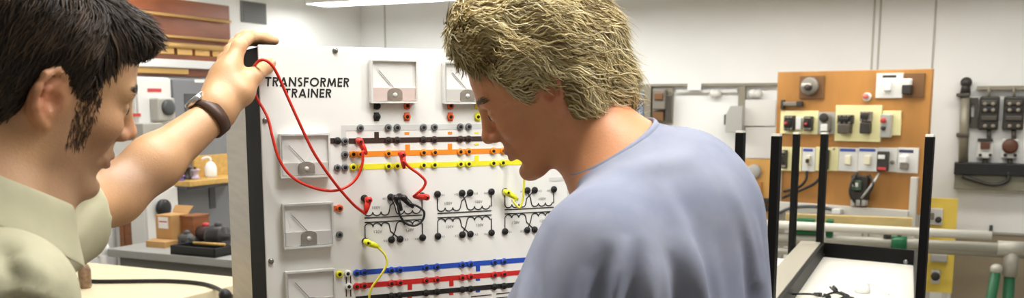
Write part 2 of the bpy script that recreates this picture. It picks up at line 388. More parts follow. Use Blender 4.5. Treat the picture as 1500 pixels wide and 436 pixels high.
# --- transformer diagrams
m_line = MP['black']
def diagram(xl, xr, yt, yb, lab):
    sl, zt = PF.px(xl, yt); zb = PF.px(xl, yb)[1]; sr = PF.s(xr, yt); w = sr - sl; b = MB(); th = .0011
    zc = (zt + zb) / 2; h = (zt - zb) / 2
    def ln(pts): b.tube([PF.w(s, z, .0004) for s, z in pts], th, 6)
    for d in (.085, -.125): ln([(sl, zc + d * h), (sr, zc + d * h)])
    for sg in (1, -1):
        off = .30 * h * sg; top = h * sg
        for k in (0, 1):
            a = sl + w * (0 if k == 0 else .54); e = sl + w * (.42 if k == 0 else .97)
            j0 = sl + w * (0 if k == 0 else .56); j1 = sl + w * (.44 if k == 0 else 1.0)
            if k == 0: pa = [(sl, zc + top), (a, zc + off)]; pb = [(e, zc + off * 1.1), (e + w * .02, zc + off * 2.0), (sl + w * .60, zc + top)]
            else: pa = [(sl + w * .45, zc + top), (a - w * .02, zc + off * 2.0), (a, zc + off * 1.1)]; pb = [(e + w * .03, zc + off), (sr, zc + top)]
            coil = []
            cw = (e - a) / 3
            for q in range(3):
                for t in range(9):
                    an = math.pi * t / 8; coil.append((a + cw * q + cw / 2 - cw / 2 * math.cos(an), zc + off - sg * cw * .42 * math.sin(an) + sg * cw * .1))
            ln(pa + coil + pb)
    b.build('transformer_symbol', m_line, trainer)
    for x, z in ((sl, zt), (sl + w * .45, zt), (sl + w * .60, zt), (sr, zt), (sl, zb), (sl + w * .45, zb), (sl + w * .60, zb), (sr, zb)): jack('black', s=x, z=z)
    m_pg = mat('print_grey', (120, 120, 116), .6)
    for (fx, fz, s_) in ((.12, .58, '100V'), (.68, .58, '100V'), (.14, -.55, '120V'), (.70, -.55, '120V')): text_mb(MB(), s_, PF, sl + w * fx, zc + fz * h - .004, .0075, bold=.006).build('value_lettering', m_pg, trainer)
    for (fx, fz, s_) in ((.07, .97, 'H1'), (.31, .97, 'H2'), (.68, .97, 'H3'), (.86, .97, 'H4'), (.07, -1.02, 'X1'), (.31, -1.02, 'X2'), (.68, -1.02, 'X3'), (.86, -1.02, 'X4')): text_mb(MB(), s_, PF, sl + w * fx, zc + fz * h - .003, .006, bold=.004).build('terminal_lettering', m_pg, trainer)
diagram(533.5, 618, 290, 353, 0); diagram(640.5, 719.5, 284, 345.5, 1); diagram(739.5, 811, 280, 338.5, 2)
print('JACKS', NJ)

# ------------------------------------------------------------------ patch leads
MR = mat('lead_red', (204, 40, 22), .38); MPL = mat('plug_red', (214, 44, 30), .35); MY = mat('lead_yellow', (222, 214, 70), .4); MPY = mat('plug_yellow', (228, 230, 36), .35); MK = mat('lead_black', (22, 22, 22), .4)
def pp(x, y, n): s, z = PF.px(x, y, n); return PF.w(s, z, n)
def plug(mb_parent, x, y, m, d=(1, -.3), L=.026):
    a = pp(x, y, .012); dv = (PF.R * d[0] + V((0, 0, d[1]))).normalized()
    p = MB().lathe(a - PF.N * .001, PF.N, [(.0058, 0), (.0062, .006), (.0062, .014), (.0045, .0165), (.002, .017)], 16)
    p.tube([a + PF.N * .008, a + PF.N * .010 + dv * L * .6, a + PF.N * .010 + dv * L], [.0062, .0052, .0032], 12)
    p.cur = 1; p.lathe(a + PF.N * .0158, PF.N, [(.0024, 0), (.0024, .0008), (.0006, .0008)], 10)
    p.build('plug', [m, m_hole], mb_parent); return a + PF.N * .010 + dv * L
def lead(name, label, m, mp, pts, ends, r=.0026, loc=None):
    P = []
    t = thing(name, label, 'patch lead', loc if loc is not None else pp(*pts[len(pts) // 2][:2], .02))
    a = plug(t, *ends[0][:2], mp, ends[0][2]) if ends[0] else None
    e = plug(t, *ends[1][:2], mp, ends[1][2]) if ends[1] else None
    P = ([a] if a else []) + [pp(*p) for p in pts] + ([e] if e else [])
    MB().tube(spline(P, 8), r, 10).build('wire', m, t); return t
lead('patch_lead', 'long red patch lead looped over the thumb and hanging down to the first transformer diagram', MR, MPL,
     [(522, 303, .03), (510, 291, .036), (493, 271, .04), (478, 251, .044), (460, 224, .046), (446, 196, .046), (430, 161, .046), (416, 130, .045), (405, 106, .050), (396, 93, .054), (386, 87.5, .054), (377, 91, .046), (370, 103, .022), (370, 122, .016), (376, 143, .016),
      (386, 160, .018), (393, 175, .024), (399, 200, .03), (407, 228, .034), (420, 251, .036), (440, 267, .038), (466, 276.5, .036), (490, 279, .034), (510, 272, .032), (524, 258, .03), (531, 238, .03), (531.5, 222, .028)], [(538, 292, (-.3, -1)), (525, 206.5, (.5, -1))])
lead('patch_lead', 'short red patch lead bent from the orange line to the first transformer diagram', MR, MPL,
     [(591, 236, .028), (600, 245, .030), (614, 255, .034), (623, 265, .036), (620, 275, .034), (611, 283, .03)], [(587, 225.5, (.1, -1)), (622, 288, (-1, .1))])
lead('patch_lead', 'yellow patch lead hanging from the lower left of the first transformer diagram', MY, MPY,
     [(555, 363, .024), (564, 373, .028), (567, 384, .032), (562, 396, .034), (553, 409, .034), (545, 420, .032), (541, 434, .032), (542, 450, .03), (551, 462, .026)], [(536, 354, (1, -.45)), None], .0022)
lead('patch_lead', 'yellow patch lead rising past the chin from the third transformer diagram', MY, MPY,
     [(752, 294, .024), (758, 302, .028), (762, 303, .03), (766, 290, .032), (767.5, 270, .034), (768, 250, .036), (766, 232, .03), (760, 225, .022)], [(740, 281, (.8, -.5)), None], .0022)
lead('patch_lead', 'black patch lead curled across the first transformer diagram', MK, mat('plug_black', (20, 20, 20), .35),
     [(583, 300, .024), (586, 315, .028), (595, 327, .03), (608, 330, .03), (619, 322, .03), (621, 310, .03), (612, 302, .028), (600, 298, .026)], [(578, 289, (.4, -1)), (589, 289, (.6, -.6))], .0022)
# ------------------------------------------------------------------ left background
m_brown = mat('rack_brown', (146, 82, 48), .35, var=.3, scale=3, stretch=(1, 1, 4))
m_gold = mat('rail_brass', (214, 172, 104), .35, .5)
m_wlam = mat('white_laminate', (226, 226, 222), .45); m_glam = mat('grey_panel', (128, 130, 134), .5, var=.06, scale=5); m_dgrey = mat('dark_grey', (74, 76, 78), .5)
m_lwood = mat('shelf_wood', (214, 172, 92), .5, var=.2, scale=6, stretch=(1, 8, 8)); m_redl = mat('label_red', (196, 62, 60), .5)
m_cream = mat('bench_cream', (238, 224, 188), .45, var=.03, scale=4); m_card = mat('cardboard', (196, 152, 96), .8, var=.12, scale=8); m_wood2 = mat('dark_wood', (150, 92, 52), .5, var=.3, scale=5, stretch=(1, 1, 6))
m_blk = mat('black_plastic', (28, 28, 28), .45); m_tablegrey = mat('table_grey', (164, 164, 160), .5, var=.06, scale=6); m_tedge = mat('table_edge', (112, 112, 108), .5)
m_vent = mat('vent_grey', (118, 120, 118), .5); m_paper = mat('paper_white', (240, 240, 238), .7)
def LR(x0, y0, x1, y1, n=0.0): return LW.rect(x0, y0, x1, y1, n)

# brown wall rack with brass rails
n0 = .03
s1 = LW.s(338, 60, n0); s0 = s1 - 1.5; zt = LW.px(338, 9, n0)[1]; zb = LW.px(325, 114, n0)[1]
t = thing('wall_rack', 'glossy brown wall rack with brass rails on the left wall behind the dark haired man', 'wall rack', LW.w((s0 + s1) / 2, zb, 0))
MB().box(LW, s0, s1, zb, zt, .0, n0).build('back_board', m_brown, t, bevel=.004)
for y, w in ((32, .010), (60.5, .010), (72, .018)):
    z = LW.px(332, y, n0)[1]; MB().tube([LW.w(s0 + .03, z, n0 + .03), LW.w(s1 - .03, z, n0 + .03)], w, 10).build('rail', m_gold, t)
    for k in range(6): 
        a = s0 + .05 + k * (s1 - s0 - .1) / 5; MB().cyl(LW.w(a, z, n0 - .005), LW.w(a, z, n0 + .03), .006, 8).build('rail_post', m_gold, t)
z = LW.px(332, 80, n0)[1]
for k in range(9):
    a = s1 - .06 - k * .155; MB().box(LW, a - .13, a, z - .02, z + .02, n0, n0 + .012).build('label_plate', m_gold, t, bevel=.003)
z = LW.px(325, 97, n0)[1]; MB().box(LW, s0, s1, z - .025, z + .025, n0, n0 + .05).build('ledge', m_wlam, t, bevel=.004, label='white ledge')
z = LW.px(300, 106, n0)[1]; MB().box(LW, s0, LW.s(273, 106, n0), z - .018, z + .018, n0, n0 + .02).build('label_strip', m_gold, t, bevel=.003)
# wall vent
r = LR(352, 3, 388.5, 34)
t = thing('wall_vent', 'grey louvred vent high on the white left wall', 'vent', LW.w(r[0], r[2], 0))
MB().box(LW, *r, 0, .012).build('vent_plate', m_vent, t, bevel=.003)
for k in range(9):
    z = r[2] + .015 + k * (r[3] - r[2] - .03) / 8; MB().box(LW, r[0] + .015, r[1] - .015, z - .005, z + .004, .012, .020).build('slat', mat('vent_slat', (100, 102, 100), .5), t)
# tall white cabinet and tall grey cabinet under the rack
NC = .25
def cab(name, label, x0, x1, ytop, m, door_m, n=NC):
    sa = LW.s(x0, 180, n); sb = LW.s(x1, 180, n); zt = LW.px((x0 + x1) / 2, ytop, n)[1]
    t = thing(name, label, 'cabinet', LW.w((sa + sb) / 2, 0, n / 2))
    MB().box(LW, sa, sb, 0, zt, .02, n - .02).build('body', m, t, bevel=.004)
    MB().box(LW, sa + .006, sb - .006, .08, zt - .008, n - .02, n).build('door', door_m, t, bevel=.004)
    return t, sa, sb, zt
n = NC
cw, sa, sb, zt = cab('tall_cabinet', 'white tall cabinet with red lettering strips under the brown rack', 203, 254, 113, m_wlam, m_wlam)
for (x0, y0, x1, y1) in ((216, 129.5, 236, 134.5), (188, 166, 206, 170.5)):
    r = LR(x0, y0, x1, y1, n); MB().box(LW, *r, n, n + .003).build('label_strip', m_redl, cw)
r = LR(219, 143, 244, 177, n)
t = thing('dispenser', 'grey dispenser box with a round dark opening on the white cabinet', 'dispenser', LW.w(r[0], r[2], n))
MB().box(LW, *r, n, n + .07).build('box', mat('dispenser_grey', (176, 174, 166), .4), t, bevel=.01)
c = LW.px(232, 157, n); MB().lathe(LW.w(c[0], c[1], n + .068), LW.N, [(.045, 0), (.045, .02), (.03, .025), (.01, .025)], 18).build('opening', m_dgrey, t)
r = LR(192, 180, 222, 206, n); o = MB().box(LW, *r, n, n + .09).build('switch_box', mat('switch_grey', (168, 166, 158), .5), None, bevel=.006); tag(o, 'plain grey box on the white cabinet below the dispenser', 'box')
cg, sa, sb, zt = cab('tall_cabinet', 'grey tall cabinet beside the trainer with a dark recessed window', 255, 352, 116, m_glam, m_glam)
r = LR(270, 137, 298, 166, n); MB().box(LW, *r, n, n + .004).build('window_panel', m_dgrey, cg, bevel=.002)
for x, y, w in ((288, 119, 22), (291, 118.5, 9)):
    pass
r = LR(285, 116.5, 312, 121, n); MB().box(LW, *r, n, n + .004).build('name_plate', m_paper, cg)
r = LR(306, 274, 315, 305, n); MB().box(LW, *r, n, n + .006).build('slot', m_dgrey, cg, bevel=.002)
r = LR(262, 300, 332, 306, n)
# wooden shelf with things on it, in front of the grey cabinet
n = NC; s0 = LW.s(236, 268, n); s1 = LW.s(334, 266, n); z1 = LW.px(300, 263, n + .2)[1]
t = thing('wall_shelf', 'pale wooden shelf with a back board on the grey cabinet', 'shelf', LW.w((s0 + s1) / 2, z1, n))
MB().box(LW, s0, s1, z1 - .03, z1, n, n + .22).build('shelf_board', m_lwood, t, bevel=.003)
MB().box(LW, LW.s(282, 250, n), s1, z1, z1 + .13, n, n + .018).build('back_board', m_lwood, t, bevel=.003)
MB().box(LW, s0, s1, z1 - .05, z1 - .03, n, n + .2).build('bracket', m_dgrey, t)
def onshelf(x, nn): return LW.w(LW.s(x, 256, n + nn), z1, n + nn)
p = onshelf(309, .10); t = thing('white_bottle', 'white plastic bottle with a curved spout on the wooden shelf', 'bottle', p)
MB().lathe(p, (0, 0, 1), [(.033, 0), (.036, .01), (.036, .06), (.024, .085), (.012, .095)], 18).build('bottle_body', m_paper, t)
MB().tube(spline([p + V((0, 0, .093)), p + V((0, 0, .115)), p + V((-.02, -.01, .122)), p + V((-.045, -.02, .112))], 5), .007, 8).build('spout', m_paper, t)
for x, nn, hh, col, lab, cat in ((274, .09, .075, (48, 44, 44), 'small black motor sitting on the wooden shelf', 'motor'), (264, .12, .03, (120, 96, 168), 'small purple coil at the left end of the wooden shelf', 'coil'), (286, .12, .06, (190, 176, 196), 'pale lilac spool beside the black motor on the shelf', 'spool')):
    p = onshelf(x, nn); m = mat('shelf_item_%d' % x, col, .5); t = thing(cat, lab, cat, p)
    MB().lathe(p, (0, 0, 1), [(.026, 0), (.028, hh * .1), (.028, hh * .2), (.018, hh * .25), (.018, hh * .8), (.028, hh * .85), (.026, hh)], 16).build('body', m, t)
    MB().lathe(p + V((0, 0, hh)), (0, 0, 1), [(.008, 0), (.008, .012), (.004, .014)], 10).build('shaft', m_blk, t)

# grey work table
TF = Fr(atz(157, 364, .86)[:2], BW.R[:2])
tl = (atz(333, 396, .86) - atz(157, 364, .86)).dot(TF.R); td = .42
t = thing('work_table', 'grey work table cluttered with boxes and gear beside the left wall', 'table', TF.w(tl / 2, 0, -td / 2))
MB().box(TF, 0, tl + .5, .82, .86, -td, 0).build('table_top', m_tablegrey, t, bevel=.004)
MB().box(TF, .04, tl + .46, .755, .82, -td + .04, -.04).build('apron', m_tedge, t, bevel=.003)
for s in (.1, tl + .38):
    for nn in (-.10, -td + .10): MB().box(TF, s - .025, s + .025, 0, .76, nn - .025, nn + .025).build('leg', m_tedge, t)
TZ = .86
def tbl(x, nn): return TF.w(TF.s(x, 365, nn), TZ, nn)
def tbox(name, label, cat, x0, x1, nn, dep, h, m, sub=None):
    a = TF.s(x0, 350, nn); b = TF.s(x1, 350, nn); t = thing(name, label, cat, TF.w((a + b) / 2, TZ, nn - dep / 2))
    MB().box(TF, a, b, TZ, TZ + h, nn - dep, nn).build('body', m, t, bevel=.003)
    return t, a, b
t, a, b = tbox('cardboard_box', 'tan cardboard box with a white and red label on the grey table', 'box', 229, 252, -.24, .13, .155, m_card)
MB().box(TF, a + .022, b - .022, TZ + .085, TZ + .145, -.24, -.238).build('label_sheet', m_paper, t); MB().box(TF, a + .028, b - .028, TZ + .118, TZ + .124, -.238, -.237).build('label_print', m_redl, t)
MB().slab([TF.w(a, TZ + .155, -.365), TF.w(b, TZ + .155, -.365), TF.w(b + .01, TZ + .19, -.395), TF.w(a - .01, TZ + .19, -.395)], (0, 0, .003)).build('flap', m_card, t)
o = MB().slab([TF.w(a - .01, TZ, -.23), TF.w(b + .06, TZ, -.23), TF.w(b + .05, TZ, -.14), TF.w(a + .03, TZ, -.14)], (0, 0, .03)).build('card_tray', m_card, None); tag(o, 'flat tan card tray in front of the labelled cardboard box', 'tray')
t, a, b = tbox('wooden_box', 'small brown wooden box behind the cardboard box on the grey table', 'box', 266, 284, -.297, .12, .14, m_wood2)
MB().box(TF, a - .003, b + .003, TZ + .14, TZ + .152, -.419, -.293).build('lid', m_wood2, t, bevel=.002)
# dark wooden chair back behind the table end, and grey drum
p = atz(196, 352, .5); q = BW.R
FC = Fr((TF.w(TF.s(196, 330, -.50), 0, -.50))[:2], BW.R[:2])
t = thing('wooden_chair', 'brown wooden chair standing behind the left end of the grey table', 'chair', FC.w(0, 0, 0))
h0 = FC.px(196, 345)[1]; h1 = FC.px(196, 290)[1]
MB().box(FC, -.07, .07, h0 - .12, h1, -.012, .012).build('backrest', m_wood2, t, bevel=.006)
MB().box(FC, -.10, .10, .43, .46, -.02, .36).build('seat', m_wood2, t, bevel=.006)
for s in (-.08, .08):
    MB().box(FC, s - .018, s + .018, 0, h1 - .02, -.018, .018).build('leg', m_wood2, t, bevel=.003); MB().box(FC, s - .018, s + .018, 0, .44, .31, .345).build('leg', m_wood2, t, bevel=.003)
# lower white cabinet with a round black knob
n = .38
sa, sb = LW.s(214, 300, n), LW.s(262, 300, n); zt = LW.px(240, 274, n)[1]
t = thing('low_cabinet', 'low white cabinet with a round black knob under the wooden shelf', 'cabinet', LW.w((sa + sb) / 2, 0, n - .1))
MB().box(LW, sa, sb, 0, zt, NC + .005, n - .02).build('body', m_wlam, t, bevel=.004); MB().box(LW, sa + .005, sb - .005, .06, zt - .006, n - .02, n).build('door', m_wlam, t, bevel=.003)
c = LW.px(234, 304, n); MB().lathe(LW.w(c[0], c[1], n), LW.N, [(.02, 0), (.02, .015), (.05, .02), (.05, .04), (.03, .048)], 18).build('knob', m_blk, t)
# gear on the right of the table
def gear(x, nn, lab, col, seed, w=.07, h=.09):
    r = random.Random(seed); p = tbl(x, nn); t = thing('motor_model', lab, 'motor', p); m = mat('gear_%d' % seed, col, .45)
    MB().box(Fr(p[:2], TF.R[:2]), -w, w, TZ, TZ + .016, -.05, .05).build('base_plate', m_dgrey, t, bevel=.003)
    c = p + V((0, 0, .016 + h * .45)); MB().lathe(c - TF.R * w * .7, TF.R, [(.012, -.02), (.012, 0), (h * .42, .004), (h * .45, .02), (h * .45, w * 1.1), (h * .40, w * 1.25), (.014, w * 1.3), (.014, w * 1.6)], 18).build('housing', m, t)
    for k in (-1, 1): MB().box(Fr(p[:2], TF.R[:2]), k * w * .5 - .008, k * w * .5 + .008, TZ + .016, TZ + .05, -.03, .03).build('foot', m_dgrey, t)
    MB().ball(c + V((0, 0, h * .5)), (.02, .016, .014)).build('terminal_box', m_redl if seed % 2 else m_dgrey, t)
gear(303, -.345, 'dark motor with a red terminal box on the grey table by the trainer', (66, 50, 46), 1); gear(321, -.22, 'black motor nearest the steel trainer case on the grey table', (44, 40, 40), 2, .08, .12); gear(275, -.235, 'small grey motor in front of the wooden box', (86, 84, 82), 4, .05, .06)
o = MB().slab([tbl(262, -.15), tbl(290, -.15), tbl(292, -.18), tbl(266, -.18)], (0, 0, .012)).build('folded_sheet', mat('sheet_grey', (150, 148, 132), .7), None, bevel=.002); tag(o, 'flat grey green sheet lying on the grey table', 'sheet')
FT = Fr(tbl(266, -.08)[:2], BW.R[:2]); L_ = (tbl(331, -.05) - tbl(266, -.05)).length
t = thing('equipment_tray', 'long black tray along the front edge of the grey table', 'tray', FT.w(L_ / 2, TZ, 0))
MB().box(FT, 0, L_, TZ, TZ + .012, -.06, .075).build('tray_floor', m_blk, t); 
for n0_, n1_ in ((-.06, -.05), (.065, .075)): MB().box(FT, 0, L_, TZ, TZ + .045, n0_, n1_).build('tray_side', m_blk, t, bevel=.002)
for a in (0, L_ - .01): MB().box(FT, a, a + .01, TZ, TZ + .045, -.06, .075).build('tray_end', m_blk, t, bevel=.002)
o = MB().cyl(FT.w(.08, TZ + .052, 0), FT.w(L_ - .02, TZ + .052, -.02), .007, 10).build('wooden_dowel', m_lwood, None); tag(o, 'pale wooden dowel laid across the black tray', 'dowel')
# white hose hanging at the table's left end
pw = [at(x, y, 4.86) for x, y in ((158, 318), (152, 330), (156, 342), (149, 352), (153, 364), (148, 376), (152, 390))]; pw.append(V((pw[-1].x, 4.86, .025)))
o = MB().tube(spline(pw, 6), .024, 10).build('white_hose', m_paper, None); tag(o, 'crinkled white hose hanging at the left end of the grey table', 'hose')
# cream bench with cable
BF = Fr(atz(133, 384, .85)[:2], BW.R[:2]); 
t = thing('work_bench', 'cream topped bench between the dark haired man and the trainer', 'bench', BF.w(.5, 0, .4))
MB().box(BF, -.45, 1.0, .81, .85, 0, .85).build('bench_top', m_cream, t, bevel=.004)
MB().box(BF, -.40, .95, .74, .81, .04, .81).build('apron', mat('bench_apron', (150, 140, 118), .5), t)
for s in (-.38, .92):
    for nn in (.08, .77): MB().box(BF, s - .03, s + .03, 0, .75, nn - .03, nn + .03).build('leg', m_tedge, t)
cp = [atz(x, y, .859) for x, y in ((100, 408), (135, 411.5), (180, 411.5), (240, 411), (280, 413), (305, 417), (322, 424), (329, 431))]
t = thing('power_cable', 'black power cable lying across the cream bench', 'cable', cp[3])
MB().tube(spline(cp, 6), .0085, 10).build('cord', m_blk, t); MB().lathe(cp[-1], (cp[-1] - cp[-2]), [(.012, -.01), (.024, 0), (.024, .03), (.014, .04)], 14).build('connector', m_blk, t)

p = atz(125, 421, .851)
t = thing('brown_bottle', 'small mottled brown bottle on the cream bench against the khaki shirt', 'bottle', p)
MB().lathe(p, (0, 0, 1), [(.022, 0), (.025, .006), (.025, .075), (.018, .092), (.011, .100), (.011, .112)], 18).build('bottle_body', mat('mottled_brown', (150, 120, 92), .35, var=.5, scale=60), t)
MB().lathe(p + V((0, 0, .112)), (0, 0, 1), [(.013, 0), (.013, .014), (.010, .016)], 14).build('cap', m_blk, t)
# ------------------------------------------------------------------ right background: device board
BD = Fr((1.70, 6.10), (.766, -.643))
m_ply = mat('plywood', (192, 136, 70), .42, var=.28, scale=4, stretch=(1.2, 1.2, .35)); m_crm = mat('cream_plate', (238, 232, 176), .5); m_wp = mat('white_plate', (222, 222, 218), .45); m_bp = mat('brown_plate', (122, 88, 56), .45, .2)
m_gp = mat('grey_plate', (176, 176, 170), .45); m_dev = mat('device_dark', (52, 48, 44), .45); m_dev2 = mat('device_grey', (132, 126, 116), .4); m_blue = mat('header_blue', (62, 84, 170), .5); m_fwhite = mat('frame_white', (206, 204, 196), .45); m_green = mat('clamp_green', (26, 112, 70), .4)
bx0, bx1 = BD.s(1139.5, 106), BD.s(1365.5, 102); zt = BD.px(1250, 103)[1]; zb = BD.px(1240, 306)[1]
t = thing('device_board', 'varnished plywood board standing in a white frame, covered with switches and relays', 'display board', BD.w((bx0 + bx1) / 2, 0, -.02))
MB().box(BD, bx0, bx1, zb, zt, -.04, 0).build('board', m_ply, t, bevel=.003)
for a in (BD.s(1141, 280), BD.s(1340, 280)):
    z_ = BD.px(1240, 254)[1]; MB().box(BD, a - .02, a + .02, .0, z_, .001, .03).build('frame_post', m_fwhite, t, bevel=.003)
z1 = BD.px(1240, 301)[1]; z0 = BD.px(1240, 316)[1]
MB().box(BD, bx0, BD.s(1340, 300) - .021, z0, z1, .001, .05).build('frame_rail', m_fwhite, t, bevel=.003)
for a in (bx0 + .05, bx1 - .05): MB().box(BD, a - .02, a + .02, 0, zb, -.04, -.002).build('leg', m_fwhite, t)
for a in (bx0 + .05, bx1 - .05): MB().box(BD, a - .02, a + .02, 0, .04, -.24, .2).build('foot', m_fwhite, t)
def R_(x0, y0, x1, y1, n=0.0): return BD.rect(x0, y0, x1, y1, n)
def plate(name, label, cat, x0, y0, x1, y1, m, th=.012):
    r = R_(x0, y0, x1, y1); t = thing(name, label, cat, BD.w((r[0] + r[1]) / 2, r[2], 0)); MB().box(BD, *r, .0005, th).build('plate', m, t, bevel=.002); return t, r
def dev(t, name, x0, y0, x1, y1, m, n0=.012, n1=.05, bevel=.006): r = R_(x0, y0, x1, y1); return MB().box(BD, *r, n0, n1).build(name, m, t, bevel=bevel)
def knob(t, name, x, y, r, m, n0, n1): c = BD.px(x, y); return MB().lathe(BD.w(*c, n0), BD.N, [(r, 0), (r, (n1 - n0) * .8), (r * .75, n1 - n0)], 16).build(name, m, t)
def relay(t, x0, y0, x1, y1, m=m_dev, rows=2):
    o = dev(t, 'relay', x0, y0, x1, y1, m, .012, .055)
    w, h = x1 - x0, y1 - y0
    MB().box(BD, *R_(x0 + w * .15, y0 + h * .3, x1 - w * .15, y0 + h * .7), .055, .075).build('relay_coil', mat('coil_dark', (34, 32, 30), .4), o, bevel=.004)
    for k in range(3):
        for yy in (y0 + h * .12, y1 - h * .12):
            c = BD.px(x0 + w * (.2 + .3 * k), yy); MB().lathe(BD.w(*c, .055), BD.N, [(.008, 0), (.008, .006), (.003, .007)], 10).build('terminal_screw', m_dev2, o)
    return o
# top row
t, r = plate('rotary_switch', 'rotary switch on a brown square plate at the top left of the plywood board', 'switch', 1172, 111, 1208, 144.5, m_bp)
knob(t, 'rotor', 1189, 126, .055, m_dev2, .012, .05); dev(t, 'lever', 1181, 122, 1194, 127, mat('lever_pale', (206, 200, 190), .35), .05, .08); knob(t, 'hub', 1190, 128, .02, m_dev, .05, .085)
t = thing('lever_handle', 'dark metal lever handle screwed to the plywood board below the rotary switch', 'handle', BD.w(*BD.px(1150, 158), 0))
dev(t, 'bracket', 1146, 146, 1151, 160, m_dev, 0.0005, .03); dev(t, 'arm', 1150, 149, 1175, 155, m_dev2, .012, .035); dev(t, 'grip', 1170, 148, 1179, 156, m_dev, .01, .045)
t = thing('push_button', 'small pink push button alone on the upper plywood', 'button', BD.w(*BD.px(1271, 146), 0)); knob(t, 'collar', 1271, 142, .026, m_wp, 0.0005, .02); knob(t, 'button_cap', 1271, 141, .016, mat('button_pink', (226, 120, 112), .4), .02, .05)
t, r = plate('wall_switch', 'white switch plate with a dark heading at the top right of the plywood board', 'switch', 1284, 107, 1323.5, 143.5, m_wp)
dev(t, 'heading', 1294, 110, 1314, 113.5, m_dev, .012, .014, .001); dev(t, 'rocker', 1297, 119, 1307, 133, mat('switch_white', (238, 238, 234), .4), .012, .035)
t, r = plate('starter_switch', 'black and white starter on a brown plate in the top right corner of the board', 'switch', 1324, 107, 1355, 143, m_bp)
dev(t, 'cap', 1326, 115, 1338, 126, m_wp, .012, .055); dev(t, 'housing', 1325.5, 124, 1338.5, 138, m_dev, .012, .06)
# row A
t, r = plate('relay_plate', 'long cream plate with three small relays on the left of the plywood board', 'relay plate', 1144, 162, 1199, 196, m_crm)
relay(t, 1153, 169, 1167, 191); dev(t, 'terminal', 1170, 171, 1178, 190, m_wp); relay(t, 1182, 170, 1193.5, 191); knob(t, 'indicator', 1159, 180, .009, m_redl, .075, .09); knob(t, 'indicator', 1188, 181, .008, m_redl, .075, .09)
t, r = plate('motor_starter', 'grey starter with rounded housing beside the three small relays', 'starter', 1199.5, 164, 1224, 196, m_gp)
dev(t, 'housing', 1207, 166, 1221, 195, m_dev2, .012, .07, .02); knob(t, 'dial', 1214, 172, .028, m_dev, .07, .085); dev(t, 'cover', 1209, 181, 1219, 192, m_wp, .07, .08)
t, r = plate('contactor_plate', 'largest cream plate with two dark contactors in the middle of the plywood board', 'contactor plate', 1225, 154, 1292.5, 207, m_crm, .02)
relay(t, 1231, 168, 1253, 181, m_dev); dev(t, 'contactor', 1233, 181, 1251, 195, mat('contactor_brown', (84, 76, 66), .45), .02, .075); 
relay(t, 1264, 163, 1280, 178, m_dev2); dev(t, 'contactor', 1265, 179, 1279, 195, m_dev, .02, .07)
t, r = plate('push_button_station', 'grey push button box with a red and a dark button on a cream plate', 'button box', 1293, 162, 1320.5, 198, m_crm)
dev(t, 'box', 1291 + 3, 167, 1309, 201, m_gp, .012, .06); knob(t, 'red_button', 1299.5, 176, .015, m_redl, .06, .08); knob(t, 'dark_button', 1299.5, 187, .013, m_dev, .06, .08)
# row B
t, r = plate('relay_plate', 'cream plate with one tall dark relay at the left end of the lower row', 'relay plate', 1143, 215, 1175, 250, m_crm); relay(t, 1149, 219, 1155.5, 246)
def wsw(label, x0, x1, extra=None):
    t, r = plate('wall_switch', label, 'switch', x0, 216, x1, 250.5, m_wp); w = x1 - x0
    dev(t, 'heading', x0 + 2, 217.5, x1 - 3, 221.5, m_blue, .012, .014, .001); dev(t, 'rocker', x0 + w * .36, 227, x0 + w * .68, 241, mat('switch_cream', (230, 224, 196), .4), .012, .032); return t
t = wsw('white switch plate with a blue heading and dark toggle in the lower row', 1176, 1195); dev(t, 'toggle', 1185, 232, 1189, 238, m_dev, .032, .06)
t, r = plate('motor_starter', 'dark upright starter behind the second thin black post in the lower row', 'starter', 1195.5, 215, 1217, 250, m_crm); dev(t, 'housing', 1206, 219, 1216.5, 248, m_dev, .012, .07); dev(t, 'cover', 1208, 232, 1215, 241, m_wp, .07, .08)
t, r = plate('blank_plate', 'bare cream plate in the lower row of the plywood board', 'plate', 1217.5, 215, 1229, 250, m_crm); knob(t, 'plate_screw', 1223, 218, .007, m_dev2, .012, .016)
wsw('left one of two adjoining blue headed switch plates in the lower row', 1229.5, 1257.5); wsw('right one of two adjoining blue headed switch plates, beside the black overload relay', 1258, 1286.5)
t, r = plate('overload_relay', 'black overload relay with a white window on a white plate in the lower row', 'relay', 1287, 216, 1315, 251, m_wp)
dev(t, 'housing', 1289, 221, 1304, 250, m_dev, .012, .06); dev(t, 'window', 1291.5, 226, 1301.5, 232, m_wp, .06, .064); dev(t, 'red_strip', 1291, 244, 1303, 248, m_redl, .06, .064); knob(t, 'reset_button', 1309, 237, .012, m_dev2, .012, .03)
t, r = plate('wall_switch', 'white plate with dark heading and switch at the right end of the row', 'switch', 1315.5, 216, 1346, 253, m_wp)
dev(t, 'heading', 1318, 219, 1339, 223.5, mat('header_dark', (54, 58, 86), .5), .012, .014, .001); dev(t, 'switch_top', 1321, 227, 1332, 238, mat('switch_white', (238, 238, 234), .4), .012, .05); dev(t, 'switch_base', 1321, 238, 1333, 247, m_dev2, .012, .045)
